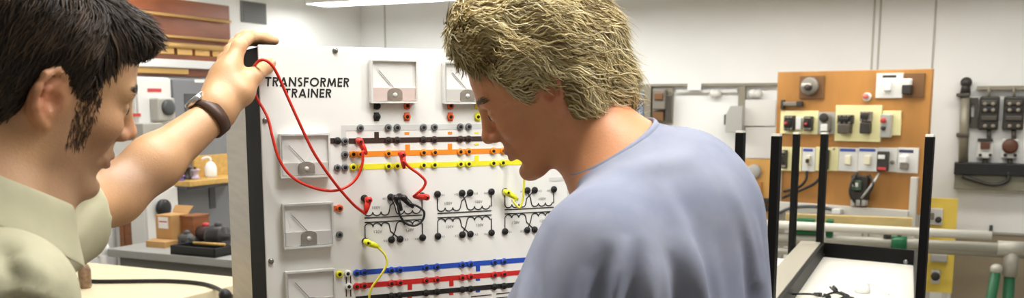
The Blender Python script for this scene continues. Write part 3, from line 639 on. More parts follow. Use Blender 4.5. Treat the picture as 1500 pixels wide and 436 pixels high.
# hanging contactor with wires
t = thing('contactor', 'open dark contactor with loose wires under the lower row of the plywood board', 'contactor', BD.w(*BD.px(1262, 300), 0))
dev(t, 'core', 1251, 256, 1275, 292, m_dev, 0.0005, .06); dev(t, 'coil', 1255, 263, 1268, 277, mat('coil_green', (70, 92, 74), .4), .06, .09); dev(t, 'nameplate', 1257, 266, 1265, 272, m_wp, .09, .093)
for k in range(3): dev(t, 'terminal', 1251 + k * 8, 291, 1257 + k * 8, 300, m_gp, .01, .06, .003)
def wirepx(pts, n): return spline([BD.w(*BD.px(x, y, q), q) for (x, y), q in zip(pts, n)], 6)
for pts in (((1252, 255), (1246, 270), (1245, 284), (1252, 296)), ((1288, 254), (1276, 272), (1262, 290)), ((1274, 256), (1279, 270), (1270, 288)), ((1256, 253), (1250, 262), (1254, 280))):
    MB().tube(wirepx(pts, [.03] + [.10] * (len(pts) - 2) + [.07]), .007, 8).build('wire', m_gp if pts[0][0] == 1288 else m_dev, t)
for nm, lab, pts in (('cable', 'upper of two black cables drooping on the left of the plywood board', ((1182, 250), (1180, 264), (1168, 275), (1148, 280))), ('cable', 'lower of two black cables drooping on the left of the plywood board', ((1206, 250), (1196, 266), (1176, 277), (1147, 289)))):
    o = MB().tube(wirepx(pts, [.02, .03, .03, .015]), .009, 8).build(nm, m_blk, None); tag(o, lab, 'cable')
o = MB().tube(wirepx(((1142, 311), (1160, 304), (1190, 302), (1212, 305), (1226, 309)), [.07, .07, .07, .07, .07]), .010, 8).build('cable', m_dgrey, None); tag(o, 'grey cable arched along the white rail under the plywood board', 'cable')
o = MB().box(BD, *R_(1227, 304, 1240, 312), .05, .10).build('junction_box', m_wp, None, bevel=.006); tag(o, 'small white junction box on the white rail under the plywood board', 'box')

# ------------------------------------------------------------------ pipe bench in front of the board
m_pipe = mat('pipe_grey', (186, 184, 172), .4, .15, var=.08, scale=5); m_pw = mat('pipe_white', (226, 224, 212), .4); m_plank = mat('plank_pale', (222, 196, 132), .5, var=.12, scale=4, stretch=(1, 10, 10)); m_pgreen = mat('pipe_green', (40, 104, 68), .4)
ZP = .82
a = atz(1110, 346, ZP); b = atz(1482, 364, ZP); d = (b - a).normalized()
PB = Fr(a[:2], d[:2]); LP = (b - a).length
t = thing('pipe_bench', 'bench frame of thick grey pipes with green legs in front of the plywood board', 'pipe frame', PB.w(LP / 2, 0, -.1))
MB().tube([PB.w(-.5, ZP, 0), PB.w(LP + .45, ZP, 0)], .029, 16).build('front_pipe', m_pipe, t)
MB().tube([PB.w(-.5, ZP - .05, -.18), PB.w(LP + .45, ZP - .05, -.18)], .026, 16).build('back_pipe', m_pipe, t)
MB().tube([PB.w(-.5, ZP - .075, .02), PB.w(BD.s(1330, 360) + .1, ZP - .075, .02)], .02, 12).build('lower_pipe', m_pipe, t)
c = PB.w(LP, ZP, 0)
MB().tube([PB.w(LP - .07, ZP, 0), PB.w(LP + .07, ZP, 0)], .042, 16).build('tee_joint', m_pipe, t); 
MB().tube([c, c - V((0, 0, .15))], .037, 16).build('tee_joint', m_pipe, t); MB().tube([c - V((0, 0, .14)), V((c.x, c.y, 0))], .029, 14).build('leg', m_pgreen, t, label='green painted pipe leg')
k0 = PB.w(LP - .07, ZP - .11, .03); MB().tube([k0, V((k0.x - .09, k0.y - .02, 0))], .026, 14).build('leg', m_pgreen, t, label='green painted slanted pipe leg'); MB().ball(k0, (.033, .033, .03)).build('elbow_joint', m_pipe, t)
for s in (-.3,):
    for nn, zz in ((0, ZP), (-.18, ZP - .05)): MB().tube([PB.w(s, zz, nn), PB.w(s, 0, nn)], .027, 14).build('leg', m_pgreen, t)
MB().tube([PB.w(LP + .3, ZP - .05, -.18), PB.w(LP + .3, 0, -.18)], .027, 14).build('leg', m_pgreen, t)
MB().tube([PB.w(LP + .3, ZP, 0), PB.w(LP + .3, ZP - .05, -.18)], .022, 12).build('cross_pipe', m_pipe, t)
MB().tube([PB.w(-.3, ZP, 0), PB.w(-.3, ZP - .05, -.18)], .022, 12).build('cross_pipe', m_pipe, t)
s_ = PB.s(1317, 352)
t = thing('pipe_clamp', 'green clamp around the grey pipe beside the nearest right black post', 'clamp', PB.w(s_, ZP - .13, 0))
MB().tube([PB.w(s_ - .04, ZP, 0), PB.w(s_ + .04, ZP, 0)], .041, 16).build('clamp_ring', m_green, t); MB().box(PB, s_ - .03, s_ + .03, ZP - .14, ZP - .03, -.02, .04).build('clamp_jaw', m_green, t, bevel=.006); MB().cyl(PB.w(s_, ZP + .03, 0), PB.w(s_, ZP + .065, 0), .012, 10).build('clamp_bolt', m_dgrey, t)
# white pipe and plank lying behind, carried by two brackets
def lay(x0, y0, x1, y1, z): return atz(x0, y0, z), atz(x1, y1, z)
a, b = lay(1105, 327, 1453, 345, .905); o = MB().tube([a, b], .024, 14).build('white_pipe', m_pw, None); tag(o, 'long white pipe lying over the thick grey pipe', 'pipe')
e = (b - a).normalized()
a2, b2 = lay(1150, 321, 1338, 328, .93); f = Fr(a2[:2], (b2 - a2)[:2]); o = MB().box(f, 0, (b2 - a2).length, .90, .955, -.11, -.08).build('wooden_plank', m_plank, None, bevel=.003); tag(o, 'pale wooden plank lying below the white rail of the plywood board', 'plank')
for x in (1165, 1300):
    s_ = PB.s(x, 345); 
    t = thing('pipe_bracket', 'dark bracket holding the white pipe %s' % ('behind the two thin black posts' if x == 1165 else 'left of the green pipe clamp'), 'bracket', PB.w(s_, ZP + .02, -.09)); MB().box(PB, s_ - .02, s_ + .02, ZP + .031, ZP + .058, -.34, .02).build('arm', m_dgrey, t, bevel=.003); MB().box(PB, s_ - .02, s_ + .02, ZP - .022, ZP + .031, -.20, -.17).build('stem', m_dgrey, t)
# green vise with red handle
s_ = PB.s(1186, 333, .0)
t = thing('bench_vise', 'small green vise with a red knob clamped on the pipes between the thin black posts', 'vise', PB.w(s_, ZP + .03, 0))
MB().box(PB, s_ - .11, s_ + .05, ZP + .03, ZP + .09, -.03, .04).build('body', m_green, t, bevel=.008); MB().box(PB, s_ - .07, s_ + .03, ZP + .09, ZP + .12, -.02, .03).build('jaw', m_green, t, bevel=.006)
MB().tube([PB.w(s_ - .17, ZP + .075, 0), PB.w(s_ - .10, ZP + .075, 0)], .014, 10).build('screw', m_pipe, t); MB().ball(PB.w(s_ - .2, ZP + .07, 0), (.035, .03, .04)).build('knob', m_redl, t)
MB().box(PB, s_ + .09, s_ + .13, ZP + .02, ZP + .12, -.03, .035).build('stop', m_green, t, bevel=.006)
# yellow board
YB = Fr(at(1358, 360, 5.75)[:2], BW.R[:2]); r = YB.rect(1352, 290, 1399, 428)
m_yel = mat('yellow_board', (244, 214, 92), .5, var=.05, scale=5)
t = thing('yellow_board', 'yellow board with small devices standing on the floor right of the plywood board', 'board', YB.w((r[0] + r[1]) / 2, 0, 0))
MB().box(YB, *r, -.02, 0).build('board', m_yel, t, bevel=.003)
for a in (r[0] + .04, r[1] - .04): MB().box(YB, a - .015, a + .015, 0, r[2], -.02, 0).build('leg', m_fwhite, t)
def yb(name, x0, y0, x1, y1, m, n0=0.0, n1=.05): q = YB.rect(x0, y0, x1, y1); return MB().box(YB, *q, n0, n1).build(name, m, t, bevel=.006)
yb('meter_box', 1359, 304, 1381, 328, m_wp); yb('switch', 1363, 310, 1369, 320, m_dev2, .05, .065); c = YB.px(1375, 320); MB().lathe(YB.w(*c, .05), YB.N, [(.018, 0), (.018, .015), (.008, .018)], 12).build('dial', m_dev, t)
yb('terminal_strip', 1363, 371, 1388, 382, m_gp); yb('socket_plate', 1364, 394, 1377, 414, m_wp, 0, .03); c = YB.px(1370.5, 403); MB().lathe(YB.w(*c, .03), YB.N, [(.026, 0), (.026, .012), (.012, .014)], 14).build('socket', m_dev, t)
o = MB().ball(atz(1372, 440, .06), (.06, .06, .055)).build('orange_ball', mat('orange_plastic', (232, 120, 60), .5), None)
bpy.data.objects.remove(o)

# ------------------------------------------------------------------ gear on the back wall, far right
def B_(x0, y0, x1, y1, n=0.0): return BW.rect(x0, y0, x1, y1, n)
m_gun = mat('gun_metal', (84, 80, 72), .45, .3); m_gal = mat('galvanised', (150, 144, 128), .45, .3)
t = thing('conduit_riser', 'vertical pipe riser with a dark cap and side bracket on the wall at the right', 'conduit', BW.w(*BW.px(1412, 238), 0))
p0_, p1_ = BW.px(1411, 236), BW.px(1414, 138); 
MB().tube([BW.w(p0_[0], p0_[1], .06), BW.w(p1_[0], p1_[1], .06)], .028, 12).build('pipe', m_gal, t)
q0, q1 = BW.px(1414, 138), BW.px(1415.5, 119); MB().tube([BW.w(*q0, .06), BW.w(*q1, .06)], [.03, .022], 12).build('cap', m_dev, t); MB().ball(BW.w(*BW.px(1415.5, 121), .06), .034).build('cap_ball', m_dev, t)
for y in (139, 197): 
    r = B_(1401, y - 2.5, 1420, y + 2.5); MB().box(BW, *r, 0, .10).build('strap', m_gun, t, bevel=.004)
t = thing('bracket_plate', 'brown metal bracket plate with a square hole beside the pipe riser', 'bracket', BW.w(*BW.px(1425, 188), 0))
f_ = MB()
for r in (B_(1417, 143, 1433, 152), B_(1417, 171, 1433, 187), B_(1417, 152, 1418.5, 171), B_(1427, 152, 1433, 171)): f_.box(BW, *r, 0, .03)
f_.build('plate', m_gun, t); MB().tube([BW.w(*BW.px(1421, 150), .04), BW.w(*BW.px(1420, 180), .04)], .008, 8).build('cable_run', m_dev, t)
t = thing('strut_rail', 'horizontal galvanised strut rail above the two dark breakers on the wall', 'rail', BW.w(*BW.px(1465, 130), 0))
r = B_(1431, 125.5, 1560, 131.5); MB().box(BW, *r, .02, .06).build('rail', m_gal, t, bevel=.003)
for x in (1440, 1500): MB().box(BW, *B_(x - 3, 126, x + 3, 131), 0, .02).build('mount', m_gun, t)
def breaker(x0, x1, label):
    t = thing('circuit_breaker', label, 'breaker', BW.w(*BW.px((x0 + x1) / 2, 190), 0)); r = B_(x0, 141, x1, 190); w = x1 - x0
    MB().box(BW, *r, 0, .07).build('housing', m_dev, t, bevel=.01)
    for yy in (150, 160, 173): MB().box(BW, *B_(x0 + w * .12, yy - 3.5, x1 - w * .12, yy + 3), .07, .085).build('terminal_cover', m_gun if yy != 160 else m_blk, t, bevel=.004)
    for k in range(2):
        for yy in (152, 161, 184): 
            c = BW.px(x0 + w * (.3 + .4 * k), yy); MB().lathe(BW.w(*c, .08), BW.N, [(.012, 0), (.012, .010), (.004, .012)], 10).build('screw', m_gal, t)
    c0, c1 = BW.px((x0 + x1) / 2, 128), BW.px((x0 + x1) / 2, 142); MB().tube([BW.w(*c0, .065), BW.w(*c1, .05)], .009, 8).build('hanger', m_gal, t)
    c0, c1 = BW.px((x0 + x1) / 2, 189), BW.px((x0 + x1) / 2, 204); MB().tube([BW.w(*c0, .04), BW.w(*c1, .04)], .014, 8).build('conduit_stub', m_gun, t)
breaker(1434, 1463, 'dark breaker under the strut rail, nearer the pipe riser'); breaker(1469, 1500, 'dark breaker under the strut rail, at the right edge of the view')
def sbox(x0, x1, label, rnd):
    t = thing('meter_socket', label, 'socket box', BW.w(*BW.px((x0 + x1) / 2, 232), 0)); MB().box(BW, *B_(x0, 203, x1, 231), 0, .07).build('box', m_wp, t, bevel=.008)
    w = x1 - x0; xm = (x0 + x1) / 2
    if rnd: MB().lathe(BW.w(*BW.px(xm, 213), .07), BW.N, [(.045, 0), (.045, .02), (.03, .028)], 18).build('dial', mat('dial_brown', (96, 60, 44), .4), t)
    else:
        MB().box(BW, *B_(xm - 7, 207, xm + 7, 217), .07, .09).build('dial', mat('dial_brown', (96, 60, 44), .4), t, bevel=.004); MB().box(BW, *B_(x0 + 1, 202, x1 - 1, 206), .07, .085).build('lid', m_dev, t); 
    for k in (-1, 1): MB().lathe(BW.w(*BW.px(xm + k * w * .3, 226), .07), BW.N, [(.01, 0), (.01, .01), (.004, .012)], 10).build('screw', m_dev, t)
    MB().tube([BW.w(*BW.px(xm, 231), .035), BW.w(*BW.px(xm, 242), .035)], .016, 10).build('conduit_stub', m_gun, t)
sbox(1431, 1455, 'white socket box with a square brown dial under the left dark breaker', False); sbox(1467, 1491, 'white socket box with a round brown dial under the right dark breaker', True)
t = thing('wiring_trough', 'long open wiring trough with black cover at the bottom of the wall gear', 'wiring trough', BW.w(*BW.px(1460, 277), 0))
MB().box(BW, *B_(1398, 255, 1530, 277), .002, .10).build('trough_body', mat('trough_green', (136, 134, 116), .45), t, bevel=.004); MB().box(BW, *B_(1398, 238, 1530, 255), .002, .13).build('cover', m_blk, t, bevel=.004)
MB().tube(spline([BW.w(*BW.px(x, y), .12) for x, y in ((1410, 256), (1428, 262), (1455, 268), (1475, 262), (1476, 250))], 5), .012, 8).build('cable_run', m_dev, t)
# low grey cabinet band on the wall
zt = BW.px(1450, 282)[1]; z0 = BW.px(1450, 339)[1]
o = MB().box(BW, BW.s(1401, 310), 4.1, z0 - .012, z0, 0, .02); o = o.build('trim_2', mat('trim_grey', (168, 166, 156), .6)); o['kind'] = 'structure'
o = MB().box(BW, BW.s(1401, 310), 4.1, .1, z0 - .012, 0, .012).build('trim_3', mat('wainscot_taupe', (150, 138, 116), .6, var=.1, scale=4)); o['kind'] = 'structure'
o = MB().box(BW, *B_(1449, 329, 1454, 340), .0, .03).build('latch', m_dgrey, None, bevel=.003); tag(o, 'small dark latch on the grey trim of the white wall', 'latch')

# ------------------------------------------------------------------ rail and boards between the blond man and the plywood board
t = thing('strut_rail', 'long thin metal rail on the wall between the blond man and the plywood board', 'rail', BW.w(*BW.px(1040, 128), 0))
MB().box(BW, *B_(905, 122.5, 1142, 126), .01, .05).build('rail', m_gal, t); 
for x in (951, 1088): MB().box(BW, *B_(x - 5, 126, x + 5, 195), .0, .05).build('upright', m_gal, t, bevel=.003)
for x, w in ((1020, 10),): MB().box(BW, *B_(x - w, 121.5, x + w, 132), .05, .056).build('label_sheet', m_paper, t)
t = thing('cable_duct', 'white cable duct with bumps below the thin metal rail', 'cable duct', BW.w(*BW.px(1040, 137), 0))
MB().box(BW, *B_(992, 131, 1082, 136), 0, .03).build('duct', m_wp, t, bevel=.003)
for x in (1047, 1052, 1104, 1112): MB().ball(BW.w(*BW.px(x, 137), .035), .03).build('bump', m_wp, t)
t = thing('relay_rack', 'open grey and brown relay rack hanging on the rail behind the blond man', 'relay rack', BW.w(*BW.px(971, 181), 0))
MB().box(BW, *B_(957, 129, 987, 181), .0, .03).build('back_plate', m_gal, t, bevel=.003); MB().box(BW, *B_(962, 131, 980, 160), .03, .10).build('relay', m_dev2, t, bevel=.01); MB().box(BW, *B_(965, 136, 978, 146), .10, .12).build('relay_cover', m_bp, t, bevel=.006); MB().box(BW, *B_(979, 140, 986, 176), .03, .08).build('terminal_strip', m_gun, t, bevel=.004); MB().box(BW, *B_(960, 162, 976, 177), .03, .07).build('relay', m_bp, t, bevel=.006)
o = MB().box(BW, *B_(936, 134, 945, 190), .0, .05).build('blue_panel', mat('panel_blue', (120, 142, 170), .5), None, bevel=.003); tag(o, 'narrow blue grey panel on the wall just behind the blond hair', 'panel')
t = thing('disconnect_box', 'grey disconnect box with a sloped top on the wall left of the plywood board', 'switch box', BW.w(*BW.px(1081, 193), 0))
s0, s1, z0, z1 = B_(1070, 155, 1094, 193); MB().plate(BW, [(s0, z0), (s1, z0), (s1, z1), (s0 + .03, z1), (s0, z1 - .06)], .053, .15).build('box', m_gp, t, bevel=.004); MB().box(BW, s0 - .02, s0, z0 + .05, z0 + .12, .07, .11).build('lever', m_dgrey, t, bevel=.004)
t = thing('white_board', 'blank white panel over a plain wooden panel left of the plywood board', 'panel', BW.w(*BW.px(1112, 290), 0))
MB().box(BW, *B_(1094, 146, 1139, 184), .05, .07).build('upper_sheet', m_wp, t, bevel=.003); MB().box(BW, *B_(1094, 186, 1139, 231), .05, .07).build('lower_sheet', m_wp, t, bevel=.003)
MB().box(BW, *B_(1088, 232, 1150, 325), .02, .07).build('wood_panel', mat('ply_light', (222, 172, 96), .5, var=.15, scale=4, stretch=(1, 1, .3)), t, bevel=.003)
MB().lathe(BW.w(*BW.px(1108, 250), .07), BW.N, [(.05, 0), (.05, .02), (.03, .03)], 16).build('socket', m_gp, t); MB().box(BW, *B_(1099, 264, 1119, 304), .07, .09).build('door', m_ply, t, bevel=.004)
t = thing('relay', 'small dark relay pair on the plain wooden panel beside the nearest black post', 'relay', BW.w(*BW.px(1122, 305), .07))
for y in (292, 303): MB().box(BW, *B_(1117, y - 4, 1130, y + 4), .07, .12).build('relay_block', m_dev, t, bevel=.004)
t = thing('wall_socket', 'white wall fitting peeking out behind the blue grey shirt', 'wall fitting', BW.w(*BW.px(1098, 300), .07)); MB().box(BW, *B_(1092, 281, 1104, 309), .07, .14).build('box', m_wp, t, bevel=.01); MB().box(BW, *B_(1095, 286, 1101, 296), .14, .155).build('cover', m_paper, t, bevel=.004)

# ------------------------------------------------------------------ black frame carts
ZC = 1.0
fl_, fr_, nl_ = atz(1204, 381, ZC), atz(1340, 394, ZC), atz(1133, 484, ZC)
nr_ = fr_ + (nl_ - fl_); nr_ = nr_ + (atz(1345, 508, ZC) - nr_) * .9
m_cblk = mat('cart_black', (9, 8, 7), .5, spec=.2); m_tray = mat('tray_white', (236, 232, 218), .45, var=.02, scale=5); m_crail = mat('cart_rail_grey', (170, 164, 146), .45)
def beam(mb, a, b, z0, z1, w):
    d = (b - a); d.z = 0; d.normalize(); n = V((d.y, -d.x, 0)) * w / 2; a = V((a.x, a.y, z0)); b = V((b.x, b.y, z0)); return mb.slab([a + n, b + n, b - n, a - n], (0, 0, z1 - z0))
def post(mb, p, z0, z1, w, R):
    R = V((R.x, R.y, 0)).normalized(); n = V((R.y, -R.x, 0)); q = lambda a, b: V((p.x, p.y, z0)) + R * a * w / 2 + n * b * w / 2
    return mb.slab([q(-1, 1), q(1, 1), q(1, -1), q(-1, -1)], (0, 0, z1 - z0))
cart = thing('frame_cart', 'black frame cart with a white tray and tall square posts', 'cart', V(((fl_.x + nr_.x) / 2, (fl_.y + nr_.y) / 2, 0)))
MB().slab([nl_, nr_, fr_, fl_], (0, 0, .015)).build('tray', m_tray, cart, label='white tray')
for nm, a, b in (('back_rail', fl_, fr_), ('side_rail', nl_, fl_), ('side_rail', nr_, fr_), ('front_rail', nl_, nr_)):
    beam(MB(), a, b, ZC - .02, ZC + .07, .012).build(nm, m_cblk, cart, bevel=.002)
o_ = (nl_ - fl_).normalized(); side = (fl_ - fr_).normalized()
beam(MB(), nl_ + side * .045, fl_ + side * .045, ZC + .05, ZC + .071, .075).build('side_shelf', m_crail, cart, bevel=.002, label='grey metal side shelf')
tops = ((fl_ + side * .012, 1203, 196, .025), (nl_ + side * .012, 1132, 199, .023), (nr_, 1356, 200, .020))
for p, x, y, w in tops:
    zt_ = at(x, y, p.y).z
    post(MB(), p, 0, zt_, w, fr_ - fl_).build('post', m_cblk, cart, bevel=.002); post(MB(), p, zt_, zt_ + .006, w * .9, fr_ - fl_).build('post_cap', m_tray, cart, label='white post cap')
post(MB(), fr_ - side * .01, 0, ZC + .05, .03, fr_ - fl_).build('post', m_cblk, cart)
for (x, y) in ((1204, 372), (1327, 383)):
    f = Fr(fl_[:2], (fr_ - fl_)[:2]); s, z = f.px(x, y, .007); MB().lathe(f.w(s, z, .006), f.N, [(.0085, 0), (.0085, .004), (.004, .007)], 12).build('bolt', m_chrome, cart)
# second cart to the left
a1 = fl_ + side * .10 + o_ * .14; a0 = nl_ + side * .10; b1 = a1 + side * .62; b0 = a0 + side * .62
cart2 = thing('frame_cart', 'second black cart half hidden behind the man in blue grey', 'cart', V(((a0.x + b1.x) / 2, (a0.y + b1.y) / 2, 0)))
MB().slab([b0, a0, a1, b1], (0, 0, .015)).build('tray', m_tray, cart2)
for nm, a, b in (('back_rail', b1, a1), ('side_rail', a0, a1), ('side_rail', b0, b1), ('front_rail', b0, a0)): beam(MB(), a, b, ZC - .02, ZC + .012, .012).build(nm, m_crail if nm == 'side_rail' else m_cblk, cart2, bevel=.002)
pr = a1.copy(); 
for p, x, y, w in ((V((at(1167, 196, a1.y).x, a1.y, 0)), 1160, 196, .023), (V((at(1085, 194, 3.0).x, 3.0, 0)), 1085, 194, .026)):
    zt_ = at(x, y, p.y).z; post(MB(), p, 0, zt_, w, fr_ - fl_).build('post', m_cblk, cart2, bevel=.002); post(MB(), p, zt_, zt_ + .006, w * .9, fr_ - fl_).build('post_cap', m_tray, cart2)
# tangle of clip leads on the tray
def onz(x, y, h): return atz(x, y, ZC + .015 + h)
t = thing('clip_lead', 'tangle of black clip leads on the white tray', 'leads', onz(1220, 428, 0))
for pts in (((1128, 436, .01), (1150, 431, .02), (1180, 430, .03), (1198, 431.5, .008)), ((1205, 434, .008), (1222, 428, .03), (1236, 432, .008), (1250, 436, .01)), ((1216, 420, .02), (1222, 425, .04), (1234, 430, .02)), ((1225, 440, .01), (1240, 434, .03), (1258, 440, .01))):
    MB().tube(spline([onz(*p) for p in pts], 6), .0032, 8).build('wire', m_blk, t)
for a, b in (((1192, 430, .006), (1203, 431.5, .006)), ((1221, 419, .02), (1224, 425, .012)), ((1232, 428, .012), (1241, 434, .012)), ((1208, 431, .008), (1214, 435, .008))):
    MB().tube([onz(*a), onz(*b)], [.0045, .008], 8).build('clip', m_blk, t)
p = onz(1263, 428, 0); t = thing('white_plug', 'white plug lying on the white tray beside the black clip leads', 'plug', p); MB().lathe(p + V((0, 0, 0)), (0, 0, 1), [(.022, 0), (.024, .01), (.022, .022), (.010, .03)], 16).build('plug_body', m_paper, t); MB().tube(spline([p + V((.0, 0, .028)), p + V((.03, -.02, .03)), p + V((.06, -.06, .005))], 5), .004, 8).build('cord', m_paper, t)
# ------------------------------------------------------------------ smooth bodies: blended forms turned into one surface
def npv(p): return np.array([p[0], p[1], p[2]], float)
class Form:
    def __init__(s): s.pr = []; s.M = None
    def _p(s, p):
        p = npv(p); return p if s.M is None else s.M[0] + s.M[1] @ p
    def _r(s, R):
        R = np.eye(3) if R is None else R; return R if s.M is None else s.M[1] @ R
    def rc(s, a, b, r1, r2=None, k=.02, op='u'): s.pr.append(('rc', op, k, s._p(a), s._p(b), r1, r1 if r2 is None else r2)); return s
    def chain(s, pts, rs, k=.02, op='u'):
        for i in range(len(pts) - 1): s.rc(pts[i], pts[i + 1], rs[i], rs[i + 1], k, op)
        return s
    def el(s, c, r, R=None, k=.02, op='u'):
        r = (r, r, r) if isinstance(r, (int, float)) else r
        s.pr.append(('el', op, k, s._p(c), np.array(r, float), s._r(R))); return s
    def bx(s, c, h, R=None, rnd=0.0, k=.01, op='s'): s.pr.append(('bx', op, k, s._p(c), np.array(h, float), s._r(R), rnd)); return s
    @staticmethod
    def dist(q, x, y, z):
        if q[0] == 'rc':
            a, b, r1, r2 = q[3:7]; d = b - a; L2 = max(1e-12, float(d @ d))
            t = np.clip(((x - a[0]) * d[0] + (y - a[1]) * d[1] + (z - a[2]) * d[2]) / L2, 0, 1)
            return np.sqrt((x - a[0] - t * d[0]) ** 2 + (y - a[1] - t * d[1]) ** 2 + (z - a[2] - t * d[2]) ** 2) - (r1 + (r2 - r1) * t)
        c, r, R = q[3:6]; x = x - c[0]; y = y - c[1]; z = z - c[2]
        u = x * R[0, 0] + y * R[1, 0] + z * R[2, 0]; v = x * R[0, 1] + y * R[1, 1] + z * R[2, 1]; w = x * R[0, 2] + y * R[1, 2] + z * R[2, 2]
        if q[0] == 'el':
            k0 = np.sqrt((u / r[0]) ** 2 + (v / r[1]) ** 2 + (w / r[2]) ** 2); k1 = np.sqrt((u / r[0] ** 2) ** 2 + (v / r[1] ** 2) ** 2 + (w / r[2] ** 2) ** 2)
            return np.where(k1 > 1e-9, k0 * (k0 - 1) / np.maximum(k1, 1e-9), -r.min())
        rn = q[6]; u = np.abs(u) - r[0] + rn; v = np.abs(v) - r[1] + rn; w = np.abs(w) - r[2] + rn
        return np.sqrt(np.maximum(u, 0) ** 2 + np.maximum(v, 0) ** 2 + np.maximum(w, 0) ** 2) + np.minimum(np.maximum(u, np.maximum(v, w)), 0) - rn
    @staticmethod
    def bounds(q):
        if q[0] == 'rc':
            m = max(q[5], q[6]); return np.minimum(q[3], q[4]) - m, np.maximum(q[3], q[4]) + m
        e = np.abs(q[5]) @ q[4] if q[0] == 'bx' else np.sqrt((q[5] ** 2) @ (q[4] ** 2)); return q[3] - e, q[3] + e
    @staticmethod
    def comb(f, d, op, k):
        k = max(k, 1e-5)
        if op == 'u':
            h = np.maximum(k - np.abs(f - d), 0) / k; return np.minimum(f, d) - h * h * k * .25
        d = -d; h = np.maximum(k - np.abs(f - d), 0) / k; return np.maximum(f, d) + h * h * k * .25
    def at(s, P):
        f = np.full(len(P), 1.0)
        for q in s.pr: f = s.comb(f, s.dist(q, P[:, 0], P[:, 1], P[:, 2]), q[1], q[2])
        return f
    def grad(s, P, e=.002):
        g = np.stack([s.at(P + np.eye(3)[i] * e) - s.at(P - np.eye(3)[i] * e) for i in range(3)], 1)
        return g / np.maximum(np.linalg.norm(g, axis=1, keepdims=True), 1e-9)
    def surface(s, ax):
        X, Y, Z = [np.asarray(a, np.float32) for a in ax]
        F = np.full((len(X), len(Y), len(Z)), .06, np.float32)
        for q in s.pr:
            lo, hi = s.bounds(q); m = q[2] + .012
            i = [(max(0, np.searchsorted(A, lo[j] - m) - 1), min(len(A), np.searchsorted(A, hi[j] + m) + 1)) for j, A in enumerate((X, Y, Z))]
            if any(b - a < 1 for a, b in i): continue
            sl = tuple(slice(a, b) for a, b in i)
            d = s.dist(q, X[sl[0]][:, None, None], Y[sl[1]][None, :, None], Z[sl[2]][None, None, :])
            F[sl] = s.comb(F[sl], d, q[1], q[2])
        for a in range(3):                      # close the form at the edge of the lattice
            for e in (0, -1):
                ix = [slice(None)] * 3; ix[a] = e; F[tuple(ix)] = np.maximum(F[tuple(ix)], .001)
        S = F < 0
        cnt = np.zeros((len(X) - 1, len(Y) - 1, len(Z) - 1), np.uint8)
        offs = [(i, j, k) for i in (0, 1) for j in (0, 1) for k in (0, 1)]
        n = [a - 1 for a in F.shape]
        for o in offs: cnt += S[o[0]:o[0] + n[0], o[1]:o[1] + n[1], o[2]:o[2] + n[2]]
        C = np.argwhere((cnt > 0) & (cnt < 8))
        if len(C) == 0: return np.zeros((0, 3)), np.zeros((0, 4), int)
        ids = np.full(cnt.shape, -1, np.int32); ids[C[:, 0], C[:, 1], C[:, 2]] = np.arange(len(C))
        val = np.stack([F[C[:, 0] + o[0], C[:, 1] + o[1], C[:, 2] + o[2]] for o in offs], 1)
        acc = np.zeros((len(C), 3)); num = np.zeros(len(C)); oo = np.array(offs, float)
        for a in range(8):
            for b in range(a + 1, 8):
                if np.abs(oo[a] - oo[b]).sum() != 1: continue
                m = (val[:, a] < 0) != (val[:, b] < 0)
                t = np.where(m, val[:, a] / np.where(m, val[:, a] - val[:, b], 1), 0)
                acc += np.where(m[:, None], oo[a] + t[:, None] * (oo[b] - oo[a]), 0); num += m
        fr = acc / num[:, None]
        pos = np.stack([A[C[:, j]] + fr[:, j] * (A[C[:, j] + 1] - A[C[:, j]]) for j, A in enumerate((X, Y, Z))], 1)
        quads = []
        for a in range(3):
            b, c = (a + 1) % 3, (a + 2) % 3
            s0 = [slice(None)] * 3; s1 = [slice(None)] * 3; s0[a] = slice(0, -1); s1[a] = slice(1, None)
            A0, A1 = S[tuple(s0)], S[tuple(s1)]
            E = np.argwhere(A0 != A1); E = E[(E[:, b] > 0) & (E[:, c] > 0) & (E[:, b] < F.shape[b] - 1) & (E[:, c] < F.shape[c] - 1)]
            if len(E) == 0: continue
            def g(db, dc):
                e = E.copy(); e[:, b] += db; e[:, c] += dc; return ids[e[:, 0], e[:, 1], e[:, 2]]
            q = np.stack([g(-1, -1), g(0, -1), g(0, 0), g(-1, 0)], 1)
            ins = A0[E[:, 0], E[:, 1], E[:, 2]]; q[~ins] = q[~ins][:, ::-1]; quads.append(q)
        return pos, np.concatenate(quads)
def axis(*segs):                           # (start, stop, step), ...
    out = []
    for a, b, h in segs: out += list(np.arange(a, b, h))
    out.append(segs[-1][1]); return np.array(out)
def vnormals(v, q):
    n = np.cross(v[q[:, 2]] - v[q[:, 0]], v[q[:, 3]] - v[q[:, 1]]); o = np.zeros_like(v)
    for i in range(4): np.add.at(o, q[:, i], n)
    return o / np.maximum(np.linalg.norm(o, axis=1, keepdims=True), 1e-12)
def smooth_v(v, q, it=2, lam=.5):
    e = np.concatenate([q[:, [0, 1]], q[:, [1, 2]], q[:, [2, 3]], q[:, [3, 0]]])
    for _ in range(it):
        s = np.zeros_like(v); c = np.zeros(len(v))
        for a, b in ((0, 1), (1, 0)):
            for j in range(3): s[:, j] += np.bincount(e[:, a], v[e[:, b], j], len(v))
            c += np.bincount(e[:, a], minlength=len(v))
        v = v + lam * (s / np.maximum(c, 1)[:, None] - v)
    return v
